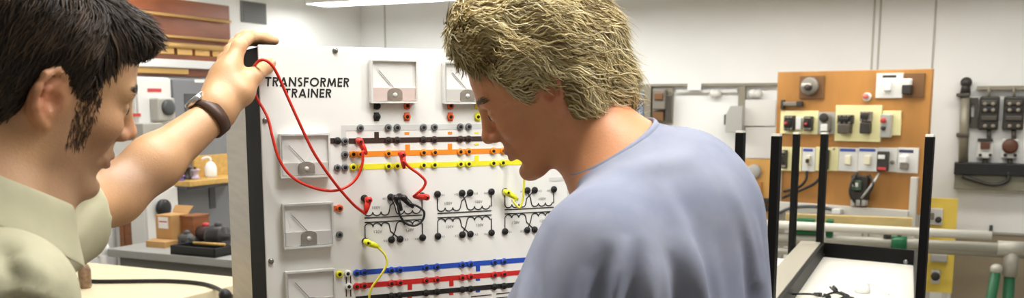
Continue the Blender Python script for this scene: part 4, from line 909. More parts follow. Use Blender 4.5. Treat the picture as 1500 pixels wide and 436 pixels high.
def mesh_np(name, v, q, m, parent, color=None, label=None):
    org = npv(ORG[parent.name]); me = bpy.data.meshes.new(name)
    v = np.asarray(v, np.float32) - org.astype(np.float32); me.vertices.add(len(v)); me.vertices.foreach_set('co', v.ravel())
    q = np.asarray(q, np.int32); k = q.shape[1]; me.loops.add(q.size); me.loops.foreach_set('vertex_index', q.ravel())
    me.polygons.add(len(q)); me.polygons.foreach_set('loop_start', np.arange(0, q.size, k, dtype=np.int32)); me.polygons.foreach_set('use_smooth', np.ones(len(q), bool))
    me.update(calc_edges=True)
    if color is not None:
        at_ = me.attributes.new('tint', 'FLOAT_COLOR', 'POINT'); c = np.ones((len(v), 4), np.float32); c[:, :3] = color; at_.data.foreach_set('color', c.ravel())
    me.materials.append(m); o = bpy.data.objects.new(name, me); COL.objects.link(o); o.parent = parent; ORG[o.name] = ORG[parent.name]
    if label: o['label'] = label
    return o
def vnoise(P, f, seed=0):                   # cheap smooth noise from a few sine waves
    r = np.random.default_rng(seed); o = np.zeros(len(P))
    for _ in range(7):
        d = r.normal(size=3); d /= np.linalg.norm(d); o += np.sin(P @ d * f * r.uniform(.6, 1.7) + r.uniform(0, 6.28))
    return o / 7 * 1.6
def linc(c): return np.array([lin(x) for x in c])

# ------------------------------------------------------------------ heads
def rot_head(yaw, pitch, roll):
    y, p, r = [math.radians(a) for a in (yaw, pitch, roll)]
    f = np.array([math.cos(y) * math.cos(p), math.sin(y) * math.cos(p), -math.sin(p)]); l = np.cross([0, 0, 1.0], f); l /= np.linalg.norm(l); u = np.cross(f, l)
    l2 = l * math.cos(r) + u * math.sin(r); return np.stack([f, l2, np.cross(f, l2)], 1)
def add_head(S, M, jaw=1.0, nose=1.0):
    S.M = M
    S.el((-.010, 0, .045), (.094, .074, .086), k=.01)
    S.el((.040, 0, .050), (.054, .062, .058), k=.03)
    S.el((.042, 0, -.020), (.052, .060, .068), k=.03)
    for g in (1, -1):
        S.rc((.012, g * .050, -.052), (.070, g * .022, -.098), .019 * jaw, .017, k=.03)          # jaw bone
        S.rc((.004, g * .056, .000), (.010, g * .050, -.055), .018, .019 * jaw, k=.03)             # ramus
        S.el((.062, g * .043, -.014), (.026, .020, .018), k=.025)                                  # cheek bone
        S.rc((.088, g * .010, .031), (.080, g * .046, .030), .0105, .009, k=.018)                  # brow
        S.el((.102, g * .031, .010), (.017, .019, .012), k=.014, op='s')                           # eye socket
        S.el((.080, g * .032, .010), .0130, k=.004)                                                # eyeball under the lid
        S.rc((.092, g * .020, .012), (.086, g * .045, .012), .0035, .003, k=.004)                  # upper lid
        S.rc((.090, g * .021, .003), (.084, g * .043, .003), .003, .0028, k=.006)                  # lower lid
    S.el((.086, 0, -.101), (.018, .020, .016), k=.02)                                              # chin
    S.el((.079, 0, -.052), (.022, .030, .030), k=.02)                                              # muzzle
    S.rc((.094, 0, .024), (.1135 * nose, 0, -.017), .0078, .0100, k=.014)                          # nose bridge
    S.el((.1145 * nose, 0, -.021), (.0115, .0115, .0100), k=.008)
    for g in (1, -1):
        S.el((.101, g * .0130, -.026), (.0125, .0075, .0085), k=.006)
        S.el((.106, g * .0070, -.034), (.0055, .0035, .0045), k=.004, op='s')                      # nostril
        S.rc((.097, g * .018, -.030), (.084, g * .032, -.056), .002, .002, k=.008, op='s')         # fold beside the nose
    S.chain([(.092, -.024, -.0585), (.1005, -.008, -.0545), (.1005, .008, -.0545), (.092, .024, -.0585)], [.003, .0052, .0052, .003], k=.006)
    S.chain([(.091, -.022, -.0635), (.0985, -.006, -.067), (.0985, .006, -.067), (.091, .022, -.0635)], [.003, .0062, .0062, .003], k=.006)
    S.chain([(.098, -.024, -.0605), (.1075, 0, -.0607), (.098, .024, -.0605)], [.0012, .0016, .0012], k=.003, op='s')
    S.rc((.096, -.012, -.080), (.096, .012, -.080), .004, .004, k=.012, op='s')
    for g in (1, -1):
        def e(b, u, o=0.0): return (-.006 - b, g * (.0725 + o + .42 * b), u * 1.05 - b * .12)
        S.el(e(.006, 0), (.020, .007, .029), k=.006)
        S.chain([e(-.006, .004, .003), e(-.009, .016, .004), e(-.004, .028, .005), (e(.008, .033, .006)), e(.019, .026, .007), e(.023, .010, .007), e(.019, -.008, .006), e(.011, -.021, .005), e(.002, -.029, .004)],
                [.0036, .0042, .0046, .0046, .0046, .0044, .0042, .0046, .0062], k=.005)
        S.chain([e(.003, .020, .004), e(.012, .010, .0045), e(.010, -.008, .005), e(.001, -.018, .005)], [.0034, .0036, .0036, .0038], k=.004)
        S.el(e(.001, -.001, .010), (.0085, .008, .010), k=.005, op='s')
        S.chain([e(.008, .026, .008), e(.0165, .014, .009), e(.0155, -.006, .009)], [.002, .0022, .002], k=.003, op='s')
        S.el(e(-.0095, -.004, .006), (.005, .004, .007), k=.005)
    S.M = None
def headlocal(M, P): return (P - M[0]) @ M[1]
def skin_tint(M, P, base, seed):
    L = headlocal(M, P); c = np.tile(linc(base), (len(P), 1))
    n = vnoise(P, 60, seed) * .5 + vnoise(P, 220, seed + 1) * .35; c *= (1 + .07 * n)[:, None]
    def blob(cn, r, col, a):
        w = np.exp(-(((L - np.array(cn)) / np.array(r)) ** 2).sum(1)) * a; c[:] = c * (1 - w[:, None]) + linc(col) * w[:, None]
    for g in (1, -1):
        blob((-.02, g * .08, 0), (.03, .018, .034), (206, 122, 92), .65); blob((.065, g * .045, -.025), (.03, .03, .025), (206, 126, 92), .4)
    blob((.113, 0, -.02), (.018, .02, .018), (206, 120, 90), .45); blob((.1, 0, -.061), (.012, .03, .009), (176, 92, 78), .8)
    return c
def stubble(M, P, c, col, a):
    L = headlocal(M, P); w = a * np.clip((.012 - L[:, 2] - .35 * np.clip(L[:, 0] - .03, 0, 1)) / .03, 0, 1) * np.clip((L[:, 2] + .145) / .03, 0, 1) * np.clip((L[:, 0] + .005) / .02, 0, 1)
    return c * (1 - w[:, None]) + linc(col) * w[:, None]

# ------------------------------------------------------------------ hair
def strands(name, vol, M, roots, flow, nseg, step, width, lift, wave, cols, m, parent, seed, dark=.55, taper=.15, flat=.45, short=None, clump=0.0):
    r = np.random.default_rng(seed); N = len(roots); P = roots.copy(); pts = [P.copy()]; nrm = []
    ln = r.uniform(.6, 1.25, N)[:, None]; LR0 = headlocal(M, P); ph = 5.0 * vnoise(LR0, 75, seed) + r.normal(size=N) * .45; wf = r.uniform(.85, 1.15, N); jit = r.normal(size=(N, 3)) * .12
    if short is not None: ln = ln * short(LR0)[:, None]
    lf = r.uniform(.2, 1.0, N) ** 1.5
    g = vol.grad(P); nrm.append(g)
    for i in range(nseg):
        t = (i + 1) / nseg; d = flow(P) + jit; d -= g * (d * g).sum(1, keepdims=True); d /= np.maximum(np.linalg.norm(d, axis=1, keepdims=True), 1e-9)
        b = np.cross(g, d); d = d + b * (wave * np.sin(ph + wf * i * 1.1))[:, None]; d /= np.linalg.norm(d, axis=1, keepdims=True)
        P = P + d * step * ln; g = vol.grad(P); sd = vol.at(P); tgt = lift[0] + (lift[1] * lf) * (.15 + .85 * t ** 1.6)
        tgt = tgt + clump * np.maximum(vnoise(headlocal(M, P), 85, 77) + .3, 0) * t if clump else tgt
        P = P + g * np.clip(tgt - sd, -.006, .006)[:, None]; pts.append(P.copy()); nrm.append(g)
    pts = np.array(pts); nrm = np.array(nrm); K = nseg + 1; tan = np.gradient(pts, axis=0); tan /= np.maximum(np.linalg.norm(tan, axis=2, keepdims=True), 1e-9)
    side = np.cross(nrm, tan); side /= np.maximum(np.linalg.norm(side, axis=2, keepdims=True), 1e-9); up = np.cross(tan, side)
    w = width * r.uniform(.55, 1.3, N)[None, :, None] * (1 - (1 - taper) * np.linspace(0, 1, K) ** 2)[:, None, None]
    ring = []
    for a in range(5):
        an = 2 * math.pi * a / 5; ring.append(pts + side * w * math.cos(an) + up * w * flat * math.sin(an))
    v = np.stack(ring, 2)                  # K,N,5,3
    idx = np.arange(K * N * 5).reshape(K, N, 5); q = np.stack([idx[:-1], np.roll(idx, -1, 2)[:-1], np.roll(idx, -1, 2)[1:], idx[1:]], -1).reshape(-1, 4)
    cc = np.array([linc(c) for c in cols]); pk = np.clip(((vnoise(LR0, 130, seed + 2) * .5 + .5 + r.normal(size=N) * .18) * len(cols)).astype(int), 0, len(cols) - 1); mix = r.uniform(0, 1, N)[:, None]; cl = cc[pk] * (1 - mix * .5) + cc[r.choice(len(cols), N)] * mix * .5
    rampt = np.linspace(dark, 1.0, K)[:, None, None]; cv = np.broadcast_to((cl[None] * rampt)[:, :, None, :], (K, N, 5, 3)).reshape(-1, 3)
    return v.reshape(-1, 3), q, cv
def surf_samples(v, q, n, rr, keep):
    c = v[q].mean(1); a = np.linalg.norm(np.cross(v[q[:, 2]] - v[q[:, 0]], v[q[:, 3]] - v[q[:, 1]]), axis=1); k = keep(c); c, a = c[k], a[k]
    i = rr.choice(len(c), n, p=a / a.sum()); return c[i] + rr.normal(size=(n, 3)) * .0015
def join(parts):
    vs, qs, cs, o = [], [], [], 0
    for v, q, c in parts: vs.append(v); qs.append(q + o); cs.append(c); o += len(v)
    return np.concatenate(vs), np.concatenate(qs), np.concatenate(cs)
m_skin = mat('skin', (255, 255, 255), .48, sss=.12, attr='tint', var=.05, scale=350, bump=.10)
m_hair = mat('hair_strands', (255, 255, 255), .42, attr='tint', spec=.35)
m_eye = mat('eye_white', (236, 232, 226), .2); m_iris = mat('eye_iris', (60, 70, 72), .2)
def eyes(M, parent):
    for g in (1, -1):
        c = V(M[0] + M[1] @ np.array((.0815, g * .032, .0085))); f = V(M[1][:, 0]); mb = MB(); mb.ball(c, .0121, 16, 12); mb.cur = 1; mb.lathe(c + f * .0108, f, [(.0055, 0), (.0055, .0012), (.002, .0022)], 14); mb.build('eye', [m_eye, m_iris], parent)
def eyebrows(S, M, parent, cols, seed):
    r = np.random.default_rng(seed)
    for g in (1, -1):
        t = r.uniform(0, 1, 130); loc = np.stack([.100 - .016 * t ** 1.6, g * (.012 + .040 * t), .033 + .006 * np.sin(t * 2.6) + r.normal(size=130) * .0022], 1)
        P = M[0] + loc @ M[1].T
        for _ in range(4): P = P - S.grad(P) * S.at(P)[:, None]
        def fl(P): return (np.stack([-.4 * np.ones(len(P)), g * np.ones(len(P)), .15 * np.ones(len(P))], 1)) @ M[1].T
        v, q, c = strands('eyebrow', S, M, P, fl, 4, .0024, .0006, (.0003, .0012), .1, cols, m_hair, parent, seed); mesh_np('eyebrow', v, q, m_hair, parent, c)
# ------------------------------------------------------------------ the dark haired man at the left
ML = (np.array((-.562, 1.152, 1.617)), rot_head(44, 18, 12))
fL = np.array((.777, .63, 0)); rL = np.array((.63, -.777, 0)); up = np.array((0, 0, 1.0)); NBL = np.array((-.612, 1.098, 1.462))
SH_L = np.array((-.685, 1.25, 1.425)); EL_L = npv(at(166, 286, 1.47)); WR_L = npv(at(318, 164, 1.615)); SH_R = NBL + rL * .165 - up * .06 - fL * .012; EL_R = SH_R + np.array((.03, -.02, -.28)); WR_R = EL_R + fL * .2 + np.array((0, .02, -.08))
HIP = NBL - up * .56 - fL * .06
man1 = thing('person', 'dark haired man in a pale khaki shirt gripping the corner of the trainer', 'person', (HIP[0], HIP[1], 0))
B = Form(); add_head(B, ML, 1.05)
hl = lambda p: ML[0] + ML[1] @ np.array(p)
B.rc(hl((-.030, 0, -.03)), NBL, .056, .062, k=.03); B.rc(hl((.02, 0, -.085)), NBL + fL * .04, .034, .045, k=.03)
B.rc(NBL, NBL - up * .25 - fL * .02, .075, .12, k=.06); B.rc(NBL - up * .25, HIP, .12, .125, k=.06)
for s in (SH_L, SH_R): B.rc(NBL - up * .06, s, .045, .048, k=.05)
B.chain([SH_R, EL_R, WR_R], [.048, .040, .027], k=.02); B.el(WR_R + fL * .07, (.05, .035, .025), k=.02)
mid = EL_L * .62 + WR_L * .38
B.rc(SH_L, EL_L, .050, .043, k=.02); B.rc(EL_L, mid, .043, .042, k=.02); B.rc(mid, WR_L, .040, .0275, k=.02)
for g in (-1, 1):
    h = HIP + rL * g * .09; ft = np.array((h[0] + g * .06, h[1] + .03, .08)); B.chain([h - up * .05, h * .5 + ft * .5, ft], [.085, .058, .040], k=.05)
# left hand: four fingers over the top of the frame, thumb on the white panel
def pt(x, y, Y): return npv(at(x, y, Y))
def fw(s, z, n): return npv(PF.w(PS0 + s, PZT + z, n))
KN = [pt(350, 68, 1.672), pt(339, 75, 1.700), pt(329, 88, 1.722), pt(321, 105, 1.742)]
for i, k in enumerate(KN): B.rc(WR_L + np.array((0, 0, .012)), k, .021, .0125, k=.018)
B.rc(WR_L, KN[1] * .55 + WR_L * .45, .026, .024, k=.02)
FG = [[KN[0], fw(-.004, .016, -.040), fw(.020, .0135, -.036), fw(.037, .0095, -.034)], [KN[1], fw(-.010, .018, -.062), fw(.020, .015, -.060), fw(.040, .0095, -.059)],
      [KN[2], fw(-.014, .016, -.086), fw(.012, .0145, -.085), fw(.032, .0095, -.084)], [KN[3], fw(-.022, .008, -.112), fw(.002, .0125, -.109), fw(.020, .0090, -.108)]]
for c, rr in zip(FG, ((.0115, .0098, .0090, .0076), (.0115, .0100, .0092, .0078), (.0110, .0094, .0088, .0075), (.0100, .0086, .0080, .0068))): B.chain(c, rr, k=.007)
TH = [WR_L + (pt(345, 140, 1.635) - WR_L) * .6, pt(352, 134, 1.640), pt(371, 112, 1.658), pp(390, 97.5, .0125), pp(397, 91.5, .0100)]
B.chain(TH, [.022, .0195, .0128, .0108, .0085], k=.012)
B.rc(TH[1], KN[0] * .6 + WR_L * .4, .012, .012, k=.03)                      # web between thumb and index finger
for a, b in (((345, 108), (351, 126)), ((338, 150), (352, 148)), ((333, 112), (336, 130))):   # creases and tendons
    pass
v, q = B.surface((axis((-1.0, -.80, .008), (-.80, -.40, .0028)), axis((.78, .98, .008), (.98, 1.84, .0028)), axis((.02, 1.2, .014), (1.2, 1.82, .0028))))
v = smooth_v(v, q, 1, .4); c = skin_tint(ML, v, (192, 148, 106), 3); c = stubble(ML, v, c, (112, 86, 70), .42)
mesh_np('body', v, q, m_skin, man1, c); eyes(ML, man1); BV = (v, q)
eyebrows(B, ML, man1, [(38, 28, 20), (60, 46, 34)], 4)
nb = MB(); tdir = V(TH[4]) - V(TH[3]); tdir.normalize(); nb.tube([V(TH[4]) - tdir * .006 + PF.N * .0075, V(TH[4]) + tdir * .005 + PF.N * .0055], [.0052, .0042], 10); nb.build('thumb_nail', mat('nail', (226, 180, 150), .3), man1)
# hair
H = Form(); H.M = ML
H.el((-.014, 0, .056), (.104, .084, .090), k=.01); H.el((.050, 0, .090), (.060, .058, .038), k=.02); H.el((-.055, 0, .0), (.056, .076, .078), k=.02)
for g in (1, -1): H.rc((.020, g * .064, .05), (.024, g * .066, .016), .012, .009, k=.015)
H.el((.122, 0, -.002), (.076, .20, .086), k=.008, op='s')
for g in (1, -1): H.el((-.010, g * .088, -.006), (.026, .030, .036), k=.008, op='s')
H.M = None
hv, hq = H.surface((axis((-.75, -.38, .004)), axis((.98, 1.34, .004)), axis((1.46, 1.82, .004))))
rr = np.random.default_rng(5); roots = surf_samples(hv, hq, 6500, rr, lambda c: B.at(c) > .001)
def flowL(P):
    L = headlocal(ML, P); x, y, z = L.T; d = np.stack([np.where(x > .03, .75, -.25) + 0 * x, .35 * np.sign(y) * np.ones_like(x), -.9 * np.ones_like(x)], 1)
    top = np.clip((z - .10) / .04, 0, 1)[:, None]; d = d * (1 - top) + np.array((.95, .15, -.1)) * top; return d @ ML[1].T
DK = [(34, 25, 18), (46, 35, 25), (58, 45, 33), (84, 66, 48)]
def shortL(L): return np.where(((L[:, 2] < .045) & (L[:, 0] > -.01)) | ((L[:, 0] > .05) & (L[:, 2] < .11)), .42, np.where(L[:, 2] < .0, .5, 1.0))
s1 = strands('hair', H, ML, roots, flowL, 6, .0062, .0013, (.0, .006), .22, DK, m_hair, man1, 6, short=shortL)
fr = np.stack([rr.uniform(.055, .10, 420), rr.uniform(-.055, .05, 420), rr.uniform(.10, .13, 420)], 1); frw = ML[0] + fr @ ML[1].T
def flowF(P): return np.tile(np.array((.95, -.1, .12)), (len(P), 1)) @ ML[1].T
for _ in range(3): frw = frw - H.grad(frw) * H.at(frw)[:, None]
s2 = strands('hair', H, ML, frw, flowF, 6, .0058, .0014, (.0, .016), .25, DK + [(74, 58, 42)], m_hair, man1, 8)
sb = surf_samples(*BV, 700, rr, lambda c: (lambda L: (L[:, 0] > .022) & (L[:, 0] < .047) & (L[:, 2] < .022) & (L[:, 2] > -.046) & (np.abs(L[:, 1]) > .045))(headlocal(ML, c)))
s3 = strands('hair', B, ML, sb, lambda P: np.tile(np.array((.25, 0, -1.0)), (len(P), 1)) @ ML[1].T, 4, .0024, .00045, (.0002, .0015), .0, [(70, 52, 38), (90, 68, 50)], m_hair, man1, 9)
cap = (hv, hq, np.tile(linc((26, 19, 14)), (len(hv), 1)))
v, q, c = join([cap, s1, s2, s3]); mesh_np('hair', v, q, m_hair, man1, c, 'short dark brown hair with sideburns')
# shirt
m_khaki = mat('khaki_cloth', (178, 174, 144), .8, var=.06, scale=30, bump=.15)
T = Form()
T.rc(NBL - up * .12, NBL - up * .27 - fL * .01, .085, .14, k=.06); T.rc(NBL - up * .25, HIP, .145, .15, k=.06)
T.rc(NBL - up * .035, SH_R, .054, .060, k=.06); T.rc(NBL - up * .035, SH_L, .050, .062, k=.06)
T.rc(SH_R, EL_R * .75 + SH_R * .25, .062, .068, k=.03)
cut = EL_L * .62 + SH_L * .38; ad = (EL_L - SH_L) / np.linalg.norm(EL_L - SH_L)
T.rc(SH_L, cut, .060, .060, k=.03); T.rc(SH_L - up * .07, cut - up * .028 + ad * .01, .05, .046, k=.04)
e1 = ad; e2 = np.cross(up, e1); e2 /= np.linalg.norm(e2); e3 = np.cross(e1, e2)
T.bx(cut + ad * .112, (.1, .16, .16), np.stack([e1, e2, e3], 1), k=.006)
T.rc(NBL - up * .2, SH_L - up * .08, .09, .045, k=.05)
v, q = T.surface((axis((-1.02, -.36, .0055)), axis((.74, 1.64, .0055)), axis((.84, 1.2, .012), (1.2, 1.62, .0055))))
v = smooth_v(v, q, 2); n = vnormals(v, q)
def fold(v, n, pts, w, a, Y):                 # a ridge (or a valley) of cloth along a line
    P = np.array([npv(at(x, y, Y)) for x, y in pts]); best = np.full(len(v), 1e9); tt = np.zeros(len(v)); M_ = len(P) - 1
    for i in range(len(P) - 1):
        A_, B_ = P[i][[0, 2]], P[i + 1][[0, 2]]; d = B_ - A_; t = np.clip(((v[:, [0, 2]] - A_) @ d) / (d @ d), 0, 1); dd = np.linalg.norm(v[:, [0, 2]] - A_ - t[:, None] * d, axis=1); tt = np.where(dd < best, (i + t) / M_, tt); best = np.minimum(best, dd)
    return v + n * (a * np.exp(-(best / w) ** 2) * np.clip(-n[:, 1] * 2, 0, 1) * np.sin(np.clip(tt, 0, 1) * 2.2))[:, None]
for pts, w, a in (([(60, 415), (95, 422), (125, 440)], .012, -.010), ([(50, 408), (90, 412), (120, 428)], .010, .008), ([(60, 360), (95, 375), (115, 400)], .012, .007), ([(20, 330), (60, 350), (80, 370)], .010, -.006)): v = fold(v, n, pts, w, a * 1.8, 1.0)
for pts, w, a in (([(95, 330), (115, 300), (125, 275)], .008, -.007), ([(120, 345), (140, 310), (148, 275)], .008, .006), ([(100, 365), (122, 330), (135, 290)], .007, -.006), ([(132, 350), (150, 320), (155, 290)], .006, -.005)): v = fold(v, n, pts, w * 1.2, a * 1.5, 1.40)
v += n * (vnoise(v, 38, 3) * .0022)[:, None]
shirt1 = mesh_np('shirt', v, q, m_khaki, man1, label='pale khaki short sleeved shirt')
# folded collar
def collar(NB, f, tilt, up_, gap, r0, m, par, name, yaw0):
    ax = up_ + f * tilt; ax /= np.linalg.norm(ax); s_ = np.cross(ax, f); s_ /= np.linalg.norm(s_); ff = np.cross(s_, ax); rows = []; K = 56
    for i in range(K + 1):
        a = math.radians(gap) + (2 * math.pi - 2 * math.radians(gap)) * i / K; u = ff * math.cos(a) + s_ * math.sin(a); fr_ = math.cos(a) * .5 + .5
        pr = [(r0 - .002, -.014), (r0 + .001, .012), (r0 + .004, .030 - .010 * fr_), (r0 + .009, .034 - .010 * fr_), (r0 + .016, .026 - .012 * fr_), (r0 + .026, .006 - .018 * fr_), (r0 + .036 + .012 * fr_, -.016 - .030 * fr_ ** 2)]
        rows.append([NB + ff * .012 + u * (a_ * (1 + .004 * math.sin(9 * a))) + ax * b_ for a_, b_ in pr])
    v = np.array(rows).reshape(-1, 3); n_ = 7; q = [(i * n_ + j, (i + 1) * n_ + j, (i + 1) * n_ + j + 1, i * n_ + j + 1) for i in range(K) for j in range(n_ - 1)]
    o = mesh_np(name, v, np.array(q), m, par); md = o.modifiers.new('thick', 'SOLIDIFY'); md.thickness = .003; md.offset = 0; sd = o.modifiers.new('soft', 'SUBSURF'); sd.levels = 2; sd.render_levels = 2; return o
collar(NBL + up * .030, fL, .42, up, 16, .072, m_khaki, shirt1, 'collar', 0)
for p in (at(68, 350, .99), ):
    pass
# trousers and shoes (below the view)
m_jean = mat('trouser_cloth', (70, 74, 84), .85, var=.1, scale=40); m_shoe = mat('shoe_leather', (46, 34, 26), .4)
def trousers(HIP, r, f, par, m):
    J = Form(); J.rc(HIP + up * .04, HIP - up * .06, .15, .15, k=.05)
    for g in (-1, 1):
        h = HIP + r * g * .09; ft = np.array((h[0] + r[0] * g * .05 + f[0] * .02, h[1] + r[1] * g * .05 + f[1] * .02, .06)); J.chain([h - up * .04, h * .5 + ft * .5, ft], [.105, .078, .066], k=.05)
        F = Form(); F.rc(ft - up * .03, ft + f * .15 - up * .035, .045, .036, k=.02); F.bx(ft + f * .06 - up * .10, (.3, .3, .04), k=.004)
        v, q = F.surface([axis((ft[i] - .28, ft[i] + .28, .008)) for i in (0, 1)] + [axis((0.0, .14, .008))]); mesh_np('shoe', v, q, m_shoe, par)
    v, q = J.surface((axis((HIP[0] - .4, HIP[0] + .4, .012)), axis((HIP[1] - .4, HIP[1] + .4, .012)), axis((.03, HIP[2] + .25, .014)))); mesh_np('trousers', smooth_v(v, q, 2), q, m, par)
trousers(HIP, rL, fL, man1, m_jean)
# wristwatch
ad2 = V((WR_L - EL_L)).normalized(); C = V(WR_L) - ad2 * .016; u = (V(npv(at(288, 148, 1.6))) - C); u = (u - ad2 * u.dot(ad2)).normalized(); w_ = ad2.cross(u)
watch = thing('wristwatch', 'steel wristwatch with a dark brown leather strap on the raised left wrist', 'watch', C - V((0, 0, .035)))
st = MB(); K = 40; rows = []
for i in range(K):
    a = 2 * math.pi * i / K; d = u * math.cos(a) * .0312 + w_ * math.sin(a) * .0322; rows.append(d)
for i in range(K):
    d = rows[i]; dn = d.normalized()
    st.v += [C + d - ad2 * .0105, C + d + ad2 * .0105, C + d + dn * .0035 + ad2 * .0100, C + d + dn * .0035 - ad2 * .0100]
for i in range(K):
    a, b = i * 4, ((i + 1) % K) * 4
    for j in range(4): st.f.append([a + j, b + j, b + (j + 1) % 4, a + (j + 1) % 4]); st.mi.append(0); st.sm.append(True)
st.build('strap', mat('strap_leather', (74, 50, 36), .5, var=.2, scale=80), watch)
wc = C + u * .0335
MB().lathe(wc - u * .002, u, [(.0170, 0), (.0195, .002), (.0195, .0075), (.0180, .0095), (.0165, .0095)], 30).build('case', mat('watch_steel', (206, 204, 200), .22, .9), watch)
MB().lathe(wc + u * .0072, u, [(.0164, 0), (.0164, .0008), (.001, .0009)], 26).build('dial', mat('watch_dial', (224, 224, 218), .3), watch)
MB().cyl(wc + u * .004 + ad2 * .019, wc + u * .004 + ad2 * .0235, .003, 10).build('crown', mat('watch_steel', (206, 204, 200), .22, .9), watch)
bk = C + w_ * .034; bk2 = C - w_ * .034
for p in (bk2,): MB().tube([p - ad2 * .012, p + ad2 * .012], .003, 8).build('buckle', mat('watch_steel', (206, 204, 200), .22, .9), watch)
# ------------------------------------------------------------------ the blond man in blue grey
MR_ = (np.array((.050, 1.535, 1.621)), rot_head(174, 31, -9))
fR = np.array((-.87, .5, 0)); rR = np.array((.5, .87, 0)); NBR = np.array((.170, 1.485, 1.505))
LS = np.array((.122, 1.345, 1.390)); LE = np.array((-.008, 1.315, 1.12)); LWr = LE + np.array((-.16, .16, -.06)); RS = np.array((.255, 1.63, 1.42)); RE = np.array((.085, 1.70, 1.235)); RW = RE + np.array((-.12, .06, -.17))
HIPR = np.array((.30, 1.44, .93))
man2 = thing('person', 'blond wavy haired man in a blue grey t-shirt bending toward the panel', 'person', (HIPR[0], HIPR[1], 0))
B = Form(); add_head(B, MR_, 1.0)
hr = lambda p: MR_[0] + MR_[1] @ np.array(p)
B.rc(hr((-.030, 0, -.02)), NBR, .057, .064, k=.03); B.rc(hr((.010, 0, -.085)), NBR + fR * .045 - up * .01, .036, .045, k=.03)
B.rc(NBR, NBR + np.array((.075, 0, -.018)), .062, .066, k=.05)
B.rc(NBR - up * .03 + np.array((.06, 0, -.06)), np.array((.27, 1.47, 1.2)), .09, .12, k=.06); B.rc(np.array((.27, 1.47, 1.2)), HIPR, .12, .13, k=.06)
for s in (LS, RS): B.rc(NBR - up * .03, s, .05, .055, k=.05)
for ch in ((LS, LE, LWr), (RS, RE, RW)): B.chain(ch, [.05, .042, .028], k=.02)
for w0, e0 in ((LWr, LE), (RW, RE)):
    d = (w0 - e0) / np.linalg.norm(w0 - e0); sd = np.cross(d, up); sd /= np.linalg.norm(sd); B.rc(w0, w0 + d * .07, .024, .026, k=.02)
    for j, L_ in ((-1.5, .07), (-.5, .08), (.5, .076), (1.5, .06)): b0 = w0 + d * .08 + sd * .017 * j; B.chain([b0, b0 + d * L_ * .55 - up * .004, b0 + d * L_ * .95 - up * .02], [.010, .009, .0075], k=.006)
    B.chain([w0 + d * .03 + sd * .026, w0 + d * .065 + sd * .046, w0 + d * .09 + sd * .05], [.013, .011, .009], k=.01)
for g in (-1, 1):
    h = HIPR + rR * g * .09; ft = np.array((h[0] + rR[0] * g * .05, h[1] + rR[1] * g * .05, .08)); B.chain([h - up * .05, h * .5 + ft * .5, ft], [.085, .058, .040], k=.05)
v, q = B.surface((axis((-.30, -.14, .005), (-.14, .30, .0028), (.30, .62, .008)), axis((1.05, 1.36, .006), (1.36, 1.72, .0028), (1.72, 1.98, .006)), axis((.02, .85, .014), (.85, 1.40, .006), (1.40, 1.80, .0028))))
v = smooth_v(v, q, 1, .4); c = skin_tint(MR_, v, (212, 148, 104), 13); c = stubble(MR_, v, c, (176, 120, 84), .22)
mesh_np('body', v, q, m_skin, man2, c); eyes(MR_, man2); eyebrows(B, MR_, man2, [(96, 74, 46), (126, 100, 62)], 14)
# hair
H = Form(); H.M = MR_
H.el((-.028, 0, .072), (.120, .098, .106), k=.01); H.el((.028, 0, .135), (.058, .070, .050), k=.03); H.el((-.068, 0, .010), (.074, .088, .092), k=.03); H.el((-.070, 0, -.060), (.048, .062, .050), k=.03)
for g in (1, -1): H.rc((.020, g * .072, .050), (.016, g * .074, .016), .018, .012, k=.02); H.el((-.040, g * .070, -.02), (.034, .024, .050), k=.02)
H.el((.134, 0, .008), (.096, .20, .102), k=.012, op='s')
for g in (1, -1): H.el((.006, g * .098, -.026), (.030, .034, .046), k=.010, op='s')
H.M = None
hv, hq = H.surface((axis((-.14, .26, .004)), axis((1.36, 1.72, .004)), axis((1.42, 1.84, .004))))
rr = np.random.default_rng(15)
hl_ = headlocal(MR_, hv); hn = vnormals(hv, hq); hv2 = hv + hn * (vnoise(hl_ * np.array((1, 1, 1.6)), 95, 4) * .0035)[:, None]
roots = surf_samples(hv, hq, 7000, rr, lambda c: B.at(c) > .002)
def flowR(P):
    L = headlocal(MR_, P); x, y, z = L.T; one = np.ones_like(x); sg = np.sign(y)
    back = np.stack([-.85 * one, .15 * sg, -.55 - .5 * np.clip(-x / .08, 0, 1)], 1); front = np.stack([.30 * one, .55 * sg, -.40 * one], 1)
    nape = np.stack([-.25 * one, .1 * sg, -1.0 * one], 1); w = np.clip((x - .070) / .02, 0, 1)[:, None]; wn = np.clip((.03 - z) / .05, 0, 1)[:, None] * np.clip((-.03 - x) / .03, 0, 1)[:, None]
    d = back * (1 - w) + front * w; d = d * (1 - wn) + nape * wn; swirl = np.stack([.45 * np.sin(z * 70 + x * 40), 0 * x, .45 * np.cos(x * 75 - z * 30)], 1); return (d + swirl) @ MR_[1].T
BL = [(112, 90, 52), (150, 128, 80), (182, 162, 110), (206, 188, 136), (226, 210, 162), (238, 226, 184)]
def shortR(L): return np.where((L[:, 0] > .045) & (L[:, 2] < .16), .38, np.where((np.abs(L[:, 1]) > .05) & (L[:, 0] > -.03) & (L[:, 2] < .06), .5, 1.0))
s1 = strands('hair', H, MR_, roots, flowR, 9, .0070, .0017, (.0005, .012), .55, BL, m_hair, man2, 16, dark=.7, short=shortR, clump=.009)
rb = roots[headlocal(MR_, roots)[:, 0] < -.03][:700]
def flowB(P): L = headlocal(MR_, P); return np.stack([-.9 + 0 * L[:, 0], .2 * np.sign(L[:, 1]), -.75 + 0 * L[:, 0]], 1) @ MR_[1].T
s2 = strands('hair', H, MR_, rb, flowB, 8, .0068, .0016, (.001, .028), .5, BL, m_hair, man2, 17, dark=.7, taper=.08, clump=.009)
rf = roots[headlocal(MR_, roots)[:, 0] > .070][:260]
s3 = strands('hair', H, MR_, rf, flowR, 7, .0050, .0016, (.001, .016), .6, BL, m_hair, man2, 18, dark=.7, taper=.08)
